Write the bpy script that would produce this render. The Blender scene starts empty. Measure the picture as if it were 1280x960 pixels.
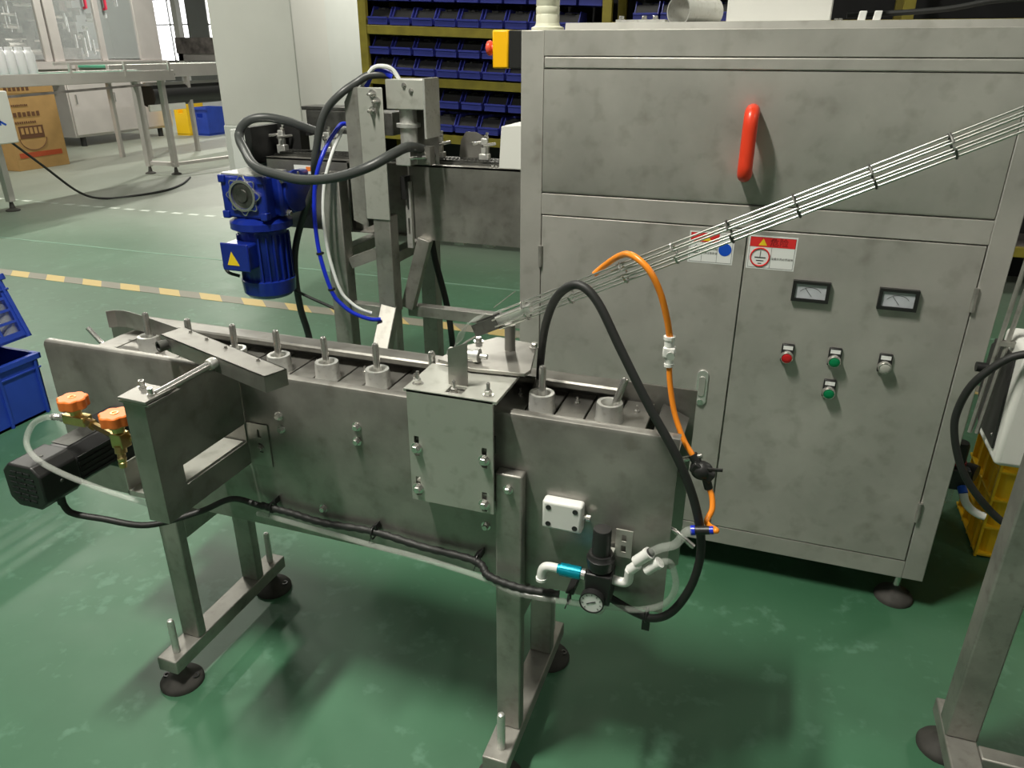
import bpy, bmesh, math, random
from mathutils import Vector, Matrix
random.seed(11)
S = bpy.context.scene
COL = S.collection
V = Vector
PI = math.pi

# ------------------------------------------------------------------ camera
cd = bpy.data.cameras.new('camera'); cam = bpy.data.objects.new('camera', cd); COL.objects.link(cam)
R0 = V((0.94478843, 0.32767541, 0.00191059)); R1 = V((0.13459713, -0.38275543, -0.91399228)); R2 = V((-0.29876151, 0.86378649, -0.40572707))
cm = Matrix((R0, -R1, -R2)).transposed().to_4x4(); cm.translation = (0, 0, 1.6)
cam.matrix_world = cm
cd.sensor_width = 36.0; cd.lens = 938.3 / 1280 * 36; cd.clip_start = 0.02; cd.clip_end = 200
S.camera = cam
# ------------------------------------------------------------------ light
S.view_settings.view_transform = 'Standard'; S.view_settings.look = 'None'
S.view_settings.exposure = -0.1; S.view_settings.gamma = 1.0; S.view_settings.use_curve_mapping = False
W = bpy.data.worlds.new('world'); S.world = W; W.use_nodes = True
W.node_tree.nodes['Background'].inputs[0].default_value = (0.75, 0.85, 1.0, 1)
W.node_tree.nodes['Background'].inputs[1].default_value = 0.3
LAMP_Z = 4.3
# (x, y, power) of unseen ceiling lamps; rows behind the camera and far left added as fill
LAMPS = [(-1.45, 0.42, 215), (3.6, 0.6, 34), (-6.2, 0.4, 30), (-1.4, 5.2, 34), (3.2, 5.2, 45), (-5.8, 5.2, 105),
         (-2.0, -4.5, 18), (3.0, -4.5, 16), (-9.5, 6.5, 215), (-9.5, 11.5, 240), (-4.0, 9.5, 200), (1.0, 9.5, 50),
         (-2.0, -9.0, 30), (4.5, -9.0, 30), (-7.5, -4.5, 25), (-13.0, 16.0, 280)]

# ------------------------------------------------------------------ materials
def new_mat(name):
    m = bpy.data.materials.new(name); m.use_nodes = True
    return m, m.node_tree.nodes, m.node_tree.links, m.node_tree.nodes['Principled BSDF']
def mat(name, col, rough=0.5, metal=0.0, var=0.0, scale=8.0, coat=0.0, spec=None, stretch=None, bump=0.0, emit=None, estr=0.0):
    m, N, L, b = new_mat(name)
    c = (col[0], col[1], col[2], 1)
    b.inputs['Base Color'].default_value = c
    b.inputs['Roughness'].default_value = rough
    b.inputs['Metallic'].default_value = metal
    b.inputs['Coat Weight'].default_value = coat
    if spec is not None: b.inputs['Specular IOR Level'].default_value = spec
    if emit: b.inputs['Emission Color'].default_value = (*emit, 1); b.inputs['Emission Strength'].default_value = estr
    if var or bump:
        tc = N.new('ShaderNodeTexCoord'); mp = N.new('ShaderNodeMapping'); no = N.new('ShaderNodeTexNoise')
        L.new(tc.outputs['Object'], mp.inputs[0]); L.new(mp.outputs[0], no.inputs['Vector'])
        if stretch: mp.inputs['Scale'].default_value = stretch
        no.inputs['Scale'].default_value = scale; no.inputs['Detail'].default_value = 5
        if var:
            rp = N.new('ShaderNodeValToRGB'); L.new(no.outputs[0], rp.inputs[0])
            rp.color_ramp.elements[0].position = 0.3; rp.color_ramp.elements[1].position = 0.7
            rp.color_ramp.elements[0].color = (*[max(0, x * (1 - var)) for x in col], 1)
            rp.color_ramp.elements[1].color = (*[min(1, x * (1 + var)) for x in col], 1)
            L.new(rp.outputs[0], b.inputs['Base Color'])
        if bump:
            bp = N.new('ShaderNodeBump'); bp.inputs['Strength'].default_value = bump; bp.inputs['Distance'].default_value = 0.002
            L.new(no.outputs[0], bp.inputs['Height']); L.new(bp.outputs[0], b.inputs['Normal'])
    return m
def steel(name, col, r0, r1, blot=0.16, scale=5.0, metal=1.0):
    """mill-finish stainless sheet: cloudy blotches, fine grain, stains"""
    m, N, L, b = new_mat(name)
    b.inputs['Metallic'].default_value = metal
    tc = N.new('ShaderNodeTexCoord')
    n1 = N.new('ShaderNodeTexNoise'); n1.inputs['Scale'].default_value = scale; n1.inputs['Detail'].default_value = 6; n1.inputs['Roughness'].default_value = 0.6
    n2 = N.new('ShaderNodeTexNoise'); n2.inputs['Scale'].default_value = scale * 4.5; n2.inputs['Detail'].default_value = 3
    L.new(tc.outputs['Object'], n1.inputs['Vector']); L.new(tc.outputs['Object'], n2.inputs['Vector'])
    r = N.new('ShaderNodeValToRGB'); L.new(n1.outputs[0], r.inputs[0])
    r.color_ramp.elements[0].position = 0.32; r.color_ramp.elements[1].position = 0.66
    r.color_ramp.elements[0].color = (*[x * (1 - blot) for x in col], 1); r.color_ramp.elements[1].color = (*[x * (1 + blot * .6) for x in col], 1)
    st = N.new('ShaderNodeValToRGB'); L.new(n2.outputs[0], st.inputs[0])
    st.color_ramp.elements[0].position = 0.26; st.color_ramp.elements[1].position = 0.46
    st.color_ramp.elements[0].color = (0.72, 0.71, 0.68, 1); st.color_ramp.elements[1].color = (1, 1, 1, 1)
    mx = N.new('ShaderNodeMix'); mx.data_type = 'RGBA'; mx.blend_type = 'MULTIPLY'; mx.inputs[0].default_value = 0.75
    L.new(r.outputs[0], mx.inputs[6]); L.new(st.outputs[0], mx.inputs[7]); L.new(mx.outputs[2], b.inputs['Base Color'])
    mr = N.new('ShaderNodeMapRange'); L.new(n1.outputs[0], mr.inputs[0])
    mr.inputs[1].default_value = 0.3; mr.inputs[2].default_value = 0.7; mr.inputs[3].default_value = r0; mr.inputs[4].default_value = r1
    L.new(mr.outputs[0], b.inputs['Roughness'])
    return m
def clear(name, col=(1, 1, 1), fac=0.3, rough=0.12):
    m, N, L, b = new_mat(name)
    b.inputs['Base Color'].default_value = (*col, 1); b.inputs['Roughness'].default_value = rough
    t = N.new('ShaderNodeBsdfTransparent'); mx = N.new('ShaderNodeMixShader'); mx.inputs[0].default_value = fac
    L.new(t.outputs[0], mx.inputs[1]); L.new(b.outputs[0], mx.inputs[2])
    L.new(mx.outputs[0], N['Material Output'].inputs['Surface'])
    return m
M = {}
M['steel'] = steel('stainless sheet', (0.33, 0.32, 0.295), 0.30, 0.48, .30, 5, .75)
M['cabsteel'] = steel('cabinet stainless', (0.46, 0.45, 0.415), 0.44, 0.58, 0.15, 3.4, .45)
M['tube_steel'] = steel('tube stainless', (0.38, 0.37, 0.34), 0.42, 0.58, 0.24, 8, .7)
M['alu'] = steel('matte aluminium', (0.50, 0.505, 0.46), 0.5, 0.58, 0.04, 6, .6)
M['machined'] = steel('machined aluminium', (0.72, 0.72, 0.69), 0.34, 0.42, 0.06, 20, .7)
M['chrome'] = mat('polished steel', (0.66, 0.65, 0.62), 0.26, 0.9)
M['rod'] = mat('bright rod', (0.62, 0.62, 0.59), 0.28, 1.0)
M['darksteel'] = steel('oily dark steel', (0.16, 0.16, 0.15), 0.45, 0.6, 0.3, 15)
M['black'] = mat('black plastic', (0.016, 0.016, 0.016), 0.42)
M['blackmetal'] = mat('black painted metal', (0.022, 0.022, 0.023), 0.38, 0.0, 0.2, 30)
M['rubber'] = mat('black rubber', (0.017, 0.018, 0.017), 0.55)
M['greyhose'] = mat('dark grey hose', (0.055, 0.06, 0.058), 0.40)
M['footrub'] = mat('worn rubber foot', (0.05, 0.047, 0.042), 0.75, 0, 0.25, 30)
M['orange'] = mat('orange plastic', (0.87, 0.20, 0.035), 0.38)
M['orangetube'] = mat('orange tube', (0.90, 0.27, 0.02), 0.32)
M['brass'] = mat('brass', (0.62, 0.47, 0.20), 0.28, 1.0, 0.12, 40)
M['bluepaint'] = mat('blue machine paint', (0.006, 0.020, 0.22), 0.30, 0.0, 0.12, 20, coat=0.4)
M['yellow'] = mat('yellow plastic', (0.92, 0.58, 0.015), 0.42)
M['estopyellow'] = mat('yellow switch housing', (0.95, 0.50, 0.0), 0.45)
M['red'] = mat('red plastic', (0.80, 0.055, 0.02), 0.33)
M['salmon'] = mat('red switch cap', (0.80, 0.10, 0.06), 0.4)
M['white'] = mat('white plastic', (0.80, 0.80, 0.77), 0.38)
M['offwhite'] = mat('white painted sheet', (0.72, 0.72, 0.68), 0.5, 0, 0.03, 4)
M['cream'] = mat('cream pipe', (0.66, 0.66, 0.52), 0.45)
M['teal'] = mat('teal anodised fitting', (0.0, 0.30, 0.42), 0.25, 0.5)
M['clear'] = clear('clear tube', (0.62, 0.65, 0.60), 0.24)
M['pane'] = clear('window pane', (0.8, 0.85, 0.85), 0.16, 0.05)
M['bottle'] = clear('frosted bottle', (0.93, 0.93, 0.95), 0.82, 0.35)
M['card'] = mat('cardboard', (0.42, 0.25, 0.09), 0.8, 0, 0.08, 6)
M['print'] = mat('brown carton print', (0.12, 0.05, 0.02), 0.8)
M['redprint'] = mat('red carton print', (0.42, 0.07, 0.02), 0.8)
M['bin'] = mat('blue bin plastic', (0.045, 0.055, 0.36), 0.42, 0, 0.1, 6)
M['darkfill'] = mat('dark fill', (0.012, 0.012, 0.014), 0.6)  # near-black colour standing in for the shade inside the bins
M['crate'] = mat('blue crate plastic', (0.02, 0.06, 0.42), 0.42, 0, 0.12, 5)
M['rack'] = mat('olive yellow rack paint', (0.30, 0.24, 0.03), 0.5, 0, 0.2, 12)
M['stickwhite'] = mat('white sticker', (0.78, 0.80, 0.78), 0.45)
M['stickred'] = mat('red sticker print', (0.70, 0.03, 0.03), 0.45)
M['stickblue'] = mat('blue sticker print', (0.005, 0.08, 0.55), 0.45)
M['stickyellow'] = mat('yellow sticker print', (0.85, 0.62, 0.02), 0.45)
M['stickorange'] = mat('orange sticker print', (0.85, 0.22, 0.04), 0.45)
M['ink'] = mat('black ink', (0.03, 0.03, 0.03), 0.5)
M['darkred'] = mat('dark red ink', (0.25, 0.01, 0.01), 0.5)
M['meter'] = mat('meter dial', (0.50, 0.52, 0.56), 0.2, 0, 0.15, 25, coat=0.6)
M['btnred'] = mat('red push button', (0.52, 0.012, 0.015), 0.35)
M['btngreen'] = mat('green push button', (0.0, 0.20, 0.07), 0.35)
M['btngrey'] = mat('clear grey lens', (0.42, 0.42, 0.38), 0.3)
M['bluetube'] = mat('blue air tube', (0.01, 0.03, 0.55), 0.3)
M['wallpaint'] = mat('white wall paint', (0.57, 0.57, 0.535), 0.8, 0, 0.03, 2)
M['dado'] = mat('grey wall dado', (0.56, 0.58, 0.55), 0.7, 0, 0.04, 2)
M['ceil'] = mat('ceiling', (0.26, 0.26, 0.25), 0.9)
M['bgmetal'] = mat('satin machine sheet', (0.66, 0.62, 0.60), 0.45, 0.55, 0.05, 3)
M['bgdark'] = mat('dim machine interior', (0.20, 0.18, 0.17), 0.6, 0.2, 0.5, 5)
M['belt'] = mat('green belt', (0.10, 0.36, 0.24), 0.4)
M['daylight'] = mat('daylight window', (1, 1, 1), 0.5, emit=(0.97, 0.98, 1.0), estr=3.2)
M['lamp'] = mat('lit tube', (1, 1, 1), 0.5, emit=(0.98, 1.0, 0.97), estr=9.0)
M['rednet'] = mat('red tape', (0.55, 0.02, 0.06), 0.5)
M['maroon'] = mat('dark red part', (0.30, 0.015, 0.02), 0.45)

YOFF = -9.0   # the floor slab's origin lies at y = 9
def floor_mat():
    m, N, L, b = new_mat('green epoxy floor')
    tc = N.new('ShaderNodeTexCoord')
    n1 = N.new('ShaderNodeTexNoise'); n1.inputs['Scale'].default_value = 0.9; n1.inputs['Detail'].default_value = 7; n1.inputs['Roughness'].default_value = 0.62
    n2 = N.new('ShaderNodeTexNoise'); n2.inputs['Scale'].default_value = 7; n2.inputs['Detail'].default_value = 4
    n3 = N.new('ShaderNodeTexVoronoi'); n3.inputs['Scale'].default_value = 5.5
    n4 = N.new('ShaderNodeTexNoise'); n4.inputs['Scale'].default_value = 26; n4.inputs['Detail'].default_value = 3
    for n in (n1, n2, n3, n4): L.new(tc.outputs['Object'], n.inputs['Vector'])
    r = N.new('ShaderNodeValToRGB'); L.new(n1.outputs[0], r.inputs[0])
    r.color_ramp.elements[0].position = 0.35; r.color_ramp.elements[1].position = 0.68
    r.color_ramp.elements[0].color = (0.036, 0.126, 0.062, 1); r.color_ramp.elements[1].color = (0.055, 0.175, 0.092, 1)
    # scuffs, pale worn flecks
    a = N.new('ShaderNodeMath'); a.operation = 'MULTIPLY'; L.new(n2.outputs[0], a.inputs[0]); L.new(n4.outputs[0], a.inputs[1])
    r2 = N.new('ShaderNodeValToRGB'); L.new(a.outputs[0], r2.inputs[0])
    r2.color_ramp.elements[0].position = 0.31; r2.color_ramp.elements[1].position = 0.42
    r2.color_ramp.elements[0].color = (0, 0, 0, 1); r2.color_ramp.elements[1].color = (0.32, 0.32, 0.32, 1)
    mx = N.new('ShaderNodeMix'); mx.data_type = 'RGBA'
    L.new(r2.outputs[0], mx.inputs[0]); L.new(r.outputs[0], mx.inputs[6]); mx.inputs[7].default_value = (0.16, 0.33, 0.23, 1)
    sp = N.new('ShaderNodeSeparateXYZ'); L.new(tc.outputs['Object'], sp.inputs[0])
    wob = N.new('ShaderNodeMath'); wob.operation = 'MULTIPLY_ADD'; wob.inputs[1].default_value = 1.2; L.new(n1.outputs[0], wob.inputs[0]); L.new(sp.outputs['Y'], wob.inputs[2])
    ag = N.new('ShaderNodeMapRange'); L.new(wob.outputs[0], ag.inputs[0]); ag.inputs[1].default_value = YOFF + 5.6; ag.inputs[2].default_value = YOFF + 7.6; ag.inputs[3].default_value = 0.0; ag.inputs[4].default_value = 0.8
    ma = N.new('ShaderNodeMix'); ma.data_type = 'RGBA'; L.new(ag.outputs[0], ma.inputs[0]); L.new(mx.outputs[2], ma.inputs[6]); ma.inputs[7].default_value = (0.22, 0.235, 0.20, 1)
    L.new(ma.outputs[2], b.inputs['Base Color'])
    mr = N.new('ShaderNodeMapRange'); L.new(n2.outputs[0], mr.inputs[0]); mr.inputs[3].default_value = 0.42; mr.inputs[4].default_value = 0.58
    L.new(mr.outputs[0], b.inputs['Roughness'])
    b.inputs['Specular IOR Level'].default_value = 0.7
    b.inputs['Sheen Weight'].default_value = 1.0; b.inputs['Sheen Roughness'].default_value = 0.3; b.inputs['Sheen Tint'].default_value = (0.92, 0.92, 0.84, 1)
    bp = N.new('ShaderNodeBump'); bp.inputs['Strength'].default_value = 0.12; bp.inputs['Distance'].default_value = 0.004
    L.new(n2.outputs[0], bp.inputs['Height']); L.new(bp.outputs[0], b.inputs['Normal'])
    return m
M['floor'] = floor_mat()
def tape_mat():
    m, N, L, b = new_mat('hazard tape')
    tc = N.new('ShaderNodeTexCoord'); sp = N.new('ShaderNodeSeparateXYZ'); L.new(tc.outputs['Object'], sp.inputs[0])
    a = N.new('ShaderNodeMath'); a.operation = 'MULTIPLY_ADD'; a.inputs[1].default_value = 1.0
    k = N.new('ShaderNodeMath'); k.operation = 'MULTIPLY'; k.inputs[1].default_value = 1.0
    L.new(sp.outputs['Y'], k.inputs[0]); L.new(sp.outputs['X'], a.inputs[0]); L.new(k.outputs[0], a.inputs[2])
    d = N.new('ShaderNodeMath'); d.operation = 'DIVIDE'; d.inputs[1].default_value = 0.36; L.new(a.outputs[0], d.inputs[0])
    f = N.new('ShaderNodeMath'); f.operation = 'FRACT'; L.new(d.outputs[0], f.inputs[0])
    g = N.new('ShaderNodeMath'); g.operation = 'GREATER_THAN'; g.inputs[1].default_value = 0.5; L.new(f.outputs[0], g.inputs[0])
    mx = N.new('ShaderNodeMix'); mx.data_type = 'RGBA'; L.new(g.outputs[0], mx.inputs[0])
    mx.inputs[6].default_value = (0.27, 0.26, 0.21, 1); mx.inputs[7].default_value = (0.62, 0.47, 0.19, 1)
    L.new(mx.outputs[2], b.inputs['Base Color']); b.inputs['Roughness'].default_value = 0.6
    return m
M['tape'] = tape_mat()
M['faintline'] = mat('faded line', (0.20, 0.34, 0.25), 0.6, 0, 0.15, 3)
M['whiteline'] = mat('worn white line', (0.55, 0.60, 0.54), 0.6, 0, 0.15, 3)

# ------------------------------------------------------------------ mesh helpers
WO = {}
def basis(d, up=(0, 0, 1)):
    d = V(d).normalized(); u = V(up)
    if abs(d.dot(u)) > 0.98: u = V((0, 1, 0))
    s = d.cross(u).normalized(); return d, s, s.cross(d).normalized()
def catmull(pts, n=8):
    P = [V(p) for p in pts]; P = [P[0] * 2 - P[1]] + P + [P[-1] * 2 - P[-2]]; out = []
    for i in range(1, len(P) - 2):
        a, b, c, d = P[i - 1:i + 3]
        for k in range(n):
            t = k / n
            out.append(0.5 * ((2 * b) + (c - a) * t + (2 * a - 5 * b + 4 * c - d) * t * t + (3 * b - a - 3 * c + d) * t ** 3))
    out.append(P[-2]); return out
class G:
    def __init__(s): s.v = []; s.f = []
    def add(s, vs, fs):
        o = len(s.v); s.v += [V(x) for x in vs]; s.f += [tuple(o + i for i in f) for f in fs]; return s
    def box(s, a, b):
        x0, x1 = sorted((a[0], b[0])); y0, y1 = sorted((a[1], b[1])); z0, z1 = sorted((a[2], b[2]))
        return s.add([(x0, y0, z0), (x1, y0, z0), (x1, y1, z0), (x0, y1, z0), (x0, y0, z1), (x1, y0, z1), (x1, y1, z1), (x0, y1, z1)],
                     [(0, 3, 2, 1), (4, 5, 6, 7), (0, 1, 5, 4), (1, 2, 6, 5), (2, 3, 7, 6), (3, 0, 4, 7)])
    def beam(s, p0, p1, w, h, up=(0, 0, 1)):
        p0, p1 = V(p0), V(p1); d, a, u = basis(p1 - p0, up); vs = []
        for p in (p0, p1):
            for i, j in ((-1, -1), (1, -1), (1, 1), (-1, 1)): vs.append(p + a * (i * w / 2) + u * (j * h / 2))
        return s.add(vs, [(3, 2, 1, 0), (4, 5, 6, 7), (0, 1, 5, 4), (1, 2, 6, 5), (2, 3, 7, 6), (3, 0, 4, 7)])
    def lathe(s, prof, o=(0, 0, 0), axis=(0, 0, 1), n=20, cap0=True, cap1=True):
        o = V(o); d, a, u = basis(axis); vs = []; fs = []
        for (r, h) in prof:
            for k in range(n):
                t = 2 * PI * k / n; vs.append(o + d * h + a * (r * math.cos(t)) + u * (r * math.sin(t)))
        for i in range(len(prof) - 1):
            for k in range(n):
                k2 = (k + 1) % n; fs.append((i * n + k, i * n + k2, (i + 1) * n + k2, (i + 1) * n + k))
        if cap0: fs.append(tuple(reversed(range(n))))
        if cap1: fs.append(tuple(range((len(prof) - 1) * n, len(prof) * n)))
        return s.add(vs, fs)
    def cyl(s, p0, p1, r, n=16, r2=None):
        p0, p1 = V(p0), V(p1); L_ = (p1 - p0).length
        return s.lathe([(r, 0), (r if r2 is None else r2, L_)], p0, p1 - p0, n)
    def tube(s, pts, r, n=8, smooth=8, wob=None):
        P = catmull(pts, smooth) if smooth else [V(p) for p in pts]
        t0 = (P[1] - P[0]).normalized(); _, a, u = basis(t0); vs = []; fs = []
        for i, p in enumerate(P):
            t = (P[min(i + 1, len(P) - 1)] - P[max(i - 1, 0)]).normalized()
            a = (a - t * a.dot(t)).normalized(); u = t.cross(a)
            rr = r * (wob[i % len(wob)] if wob else 1)
            for k in range(n):
                q = 2 * PI * k / n; vs.append(p + a * (rr * math.cos(q)) + u * (rr * math.sin(q)))
        for i in range(len(P) - 1):
            for k in range(n):
                k2 = (k + 1) % n; fs.append((i * n + k, i * n + k2, (i + 1) * n + k2, (i + 1) * n + k))
        fs.append(tuple(reversed(range(n)))); fs.append(tuple(range((len(P) - 1) * n, len(P) * n)))
        return s.add(vs, fs)
    def prism(s, poly, o, ax, ay, az, t):
        """2d polygon in the plane (ax, ay) at o, extruded by t along az"""
        o, ax, ay, az = V(o), V(ax), V(ay), V(az); n = len(poly)
        vs = [o + ax * p[0] + ay * p[1] for p in poly] + [o + ax * p[0] + ay * p[1] + az * t for p in poly]
        fs = [tuple(reversed(range(n))), tuple(range(n, 2 * n))] + [(i, (i + 1) % n, n + (i + 1) % n, n + i) for i in range(n)]
        return s.add(vs, fs)
    def strip(s, poly, o, ax, ay, az, w, t):
        """open polyline in plane (ax, ay), thickened by t, extruded w along az"""
        P = [V((p[0], p[1])) for p in poly]; L_, R_ = [], []
        for i, p in enumerate(P):
            d = (P[min(i + 1, len(P) - 1)] - P[max(i - 1, 0)]).normalized(); nrm = V((-d.y, d.x))
            L_.append(p + nrm * t / 2); R_.append(p - nrm * t / 2)
        o, ax, ay, az = V(o), V(ax), V(ay), V(az)
        for i in range(len(P) - 1):
            q = [L_[i], R_[i], R_[i + 1], L_[i + 1]]
            s.prism([(k.x, k.y) for k in q], o, ax, ay, az, w)
        return s
    def plate(s, o, ax, ay, az, w, h, t, holes):
        """w x h plate with rectangular holes [(x0, y0, x1, y1)]"""
        xs = sorted({0, w} | {q[0] for q in holes} | {q[2] for q in holes}); ys = sorted({0, h} | {q[1] for q in holes} | {q[3] for q in holes})
        for i in range(len(xs) - 1):
            for j in range(len(ys) - 1):
                cx, cy = (xs[i] + xs[i + 1]) / 2, (ys[j] + ys[j + 1]) / 2
                if any(q[0] < cx < q[2] and q[1] < cy < q[3] for q in holes): continue
                s.prism([(xs[i], ys[j]), (xs[i + 1], ys[j]), (xs[i + 1], ys[j + 1]), (xs[i], ys[j + 1])], o, ax, ay, az, t)
        return s
    def ball(s, c, r, n=12, m=8, sq=(1, 1, 1)):
        c = V(c); vs = []; fs = []
        for i in range(m + 1):
            t = PI * i / m
            for k in range(n):
                q = 2 * PI * k / n; vs.append(c + V((r * sq[0] * math.sin(t) * math.cos(q), r * sq[1] * math.sin(t) * math.sin(q), r * sq[2] * math.cos(t))))
        for i in range(m):
            for k in range(n):
                k2 = (k + 1) % n; fs.append((i * n + k, (i + 1) * n + k, (i + 1) * n + k2, i * n + k2))
        return s.add(vs, fs)
    def xf(s, mtx):
        s.v = [mtx @ p for p in s.v]; return s
def rotm(c, ang, ax): return Matrix.Translation(V(c)) @ Matrix.Rotation(ang, 4, ax) @ Matrix.Translation(-V(c))
def obj(name, g, m, parent=None, bev=0.0, seg=2, flat=False, origin=None):
    me = bpy.data.meshes.new(name)
    lo = V([min(p[i] for p in g.v) for i in range(3)]); hi = V([max(p[i] for p in g.v) for i in range(3)])
    c = V(origin) if origin is not None else ((lo + hi) / 2 if parent else V(((lo.x + hi.x) / 2, (lo.y + hi.y) / 2, lo.z)))
    me.from_pydata([tuple(p - c) for p in g.v], [], g.f); me.validate()
    bm = bmesh.new(); bm.from_mesh(me); bmesh.ops.recalc_face_normals(bm, faces=bm.faces); bm.to_mesh(me); bm.free()
    me.materials.append(M[m])
    if not flat: me.shade_smooth(); me.set_sharp_from_angle(angle=math.radians(38))
    o = bpy.data.objects.new(name, me); COL.objects.link(o)
    WO[o.name] = c.copy()
    if parent: o.parent = parent; o.location = c - WO[parent.name]
    else: o.location = c
    if bev:
        b = o.modifiers.new('bevel', 'BEVEL'); b.width = bev; b.segments = seg; b.limit_method = 'ANGLE'; b.angle_limit = math.radians(40)
    return o
def thing(name, label, cat, loc, group=None):
    o = bpy.data.objects.new(name, None); COL.objects.link(o); o.empty_display_size = 0.05
    o.location = loc; WO[o.name] = V(loc); o['label'] = label; o['category'] = cat
    if group: o['group'] = group
    return o
def tag(o, label, cat, group=None, kind=None):
    o['label'] = label; o['category'] = cat
    if group: o['group'] = group
    if kind: o['kind'] = kind
    return o
def struct(name, g, m, parent=None, **k):
    o = obj(name, g, m, parent, **k)
    if not parent: o['kind'] = 'structure'
    return o
def dup_part(o, at, parent=None):
    """copy of one part (shared mesh), moved so that its origin is at world `at`"""
    p = parent or o.parent; c = o.copy(); COL.objects.link(c); c.parent = p; c.location = V(at) - WO[p.name]; WO[c.name] = V(at); return c
def dup_tree(o, parent=None, loc=None):
    c = o.copy(); COL.objects.link(c); c.parent = parent
    if loc is not None: c.location = loc
    WO[c.name] = (WO[parent.name] + c.location) if parent else V(c.location)
    for ch in list(o.children): dup_tree(ch, c)
    return c
def text_mesh(name, s, size, o, ax, ay, m, parent, align='CENTER'):
    """flat printed lettering lying in the plane (ax, ay) at o"""
    cu = bpy.data.curves.new(name, 'FONT'); cu.body = s; cu.size = size; cu.align_x = align; cu.align_y = 'CENTER'
    t = bpy.data.objects.new(name + '_tmp', cu); COL.objects.link(t)
    dg = bpy.context.evaluated_depsgraph_get(); me = bpy.data.meshes.new_from_object(t.evaluated_get(dg))
    bpy.data.objects.remove(t); bpy.data.curves.remove(cu)
    ax, ay, o = V(ax), V(ay), V(o)
    if len(me.vertices) == 0: return None
    for v in me.vertices: v.co = ax * v.co.x + ay * v.co.y
    me.materials.clear(); me.materials.append(M[m])
    ob = bpy.data.objects.new(name, me); COL.objects.link(ob); ob.parent = parent; ob.location = o - WO[parent.name]; WO[ob.name] = o
    return ob
X, Y, Z = V((1, 0, 0)), V((0, 1, 0)), V((0, 0, 1))
def hexbolt(name, p, d, r, parent, m='chrome', h=None, nut=False):
    """hex head with washer; head grows along d from p"""
    h = h or r * 1.0; g = G()
    g.lathe([(r * 1.45, 0), (r * 1.45, r * .25)], p, d, 14)
    g.lathe([(r, r * .25), (r, r * .25 + h), (r * .8, r * .25 + h * 1.2)], p, d, 6)
    if nut: g.lathe([(r * .5, 0), (r * .5, h * 3.2), (r * .3, h * 3.5)], p, d, 8)
    return obj(name, g, m, parent)

# ================================================================== THE HALL
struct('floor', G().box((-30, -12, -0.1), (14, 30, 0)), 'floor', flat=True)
struct('ceiling', G().box((-30, -12, 5.2), (14, 30, 5.3)), 'ceil', flat=True)
struct('wall_back', G().box((-30, -12.1, 0), (14, -12, 5.2)), 'wallpaint', flat=True)
struct('wall_right', G().box((14, -12, 0), (14.1, 30, 5.2)), 'wallpaint', flat=True)
struct('wall_left', G().box((-30.1, -12, 0), (-30, 30, 5.2)), 'wallpaint', flat=True)
struct('wall_far', G().plate((-30, 30, 0), X, Z, Y, 44, 5.2, 0.12, [(x, 1.1, x + 3.0, 3.6) for x in (1.5, 5.5, 9.5, 13.5, 17.5, 21.5)]), 'wallpaint', flat=True)
for i, x in enumerate((1.5, 5.5, 9.5, 13.5, 17.5, 21.5)):
    w = struct('window_%d' % (i + 1), G().box((-30 + x, 30.08, 1.1), (-30 + x + 3, 30.1, 3.6)), 'daylight', flat=True)
    fr = G()
    for k in range(4): fr.box((-30 + x + k * 0.98, 29.98, 1.1), (-30 + x + k * 0.98 + .06, 30.06, 3.6))
    fr.box((-30 + x, 29.98, 1.1), (-30 + x + 3, 30.06, 1.18)); fr.box((-30 + x, 29.98, 2.6), (-30 + x + 3, 30.06, 2.66))
    obj('window_frame', fr, 'offwhite', w)
# the pillar with the wall behind it
pil = thing('pillar', 'square white painted concrete pillar standing behind the blue gear motor', 'pillar', (-5.79, 8.15, 0))
obj('shaft', G().box((-6.335, 7.8, 0.78), (-5.248, 8.5, 5.2)), 'wallpaint', pil, bev=.01)
obj('dado', G().box((-6.345, 7.79, 0), (-5.238, 8.51, 0.78)), 'dado', pil, bev=.01)
struct('wall_mid', G().box((-5.45, 8.51, 0), (-5.30, 9.45, 5.2)), 'dado', flat=True)
# tape and painted lines on the floor
tp = obj('hazard_tape', G().box((-7.0, 4.07, 0.0), (3.5, 4.19, 0.002)), 'tape', origin=(0, 4.13, 0), flat=True)
tag(tp, 'worn yellow and grey striped hazard tape running along the green floor', 'floor tape')
wl = obj('floor_line', G().box((-9, 5.0, 0), (4.0, 5.02, 0.0015)), 'faintline', flat=True)
tag(wl, 'thin faded white line on the floor behind the striped tape', 'floor line')
dl = thing('dashed_line', 'row of short white dashes taped across the far floor', 'floor line', (-7, 6.5, 0))
dash = None
for i in range(17):
    x = -8.9 + i * 0.215
    if dash is None: dash = obj('dash', G().box((x, 6.45, 0), (x + .12, 6.51, .0015)), 'whiteline', dl, flat=True)
    else: dup_part(dash, (x + .06, 6.48, 0.00075))

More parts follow.
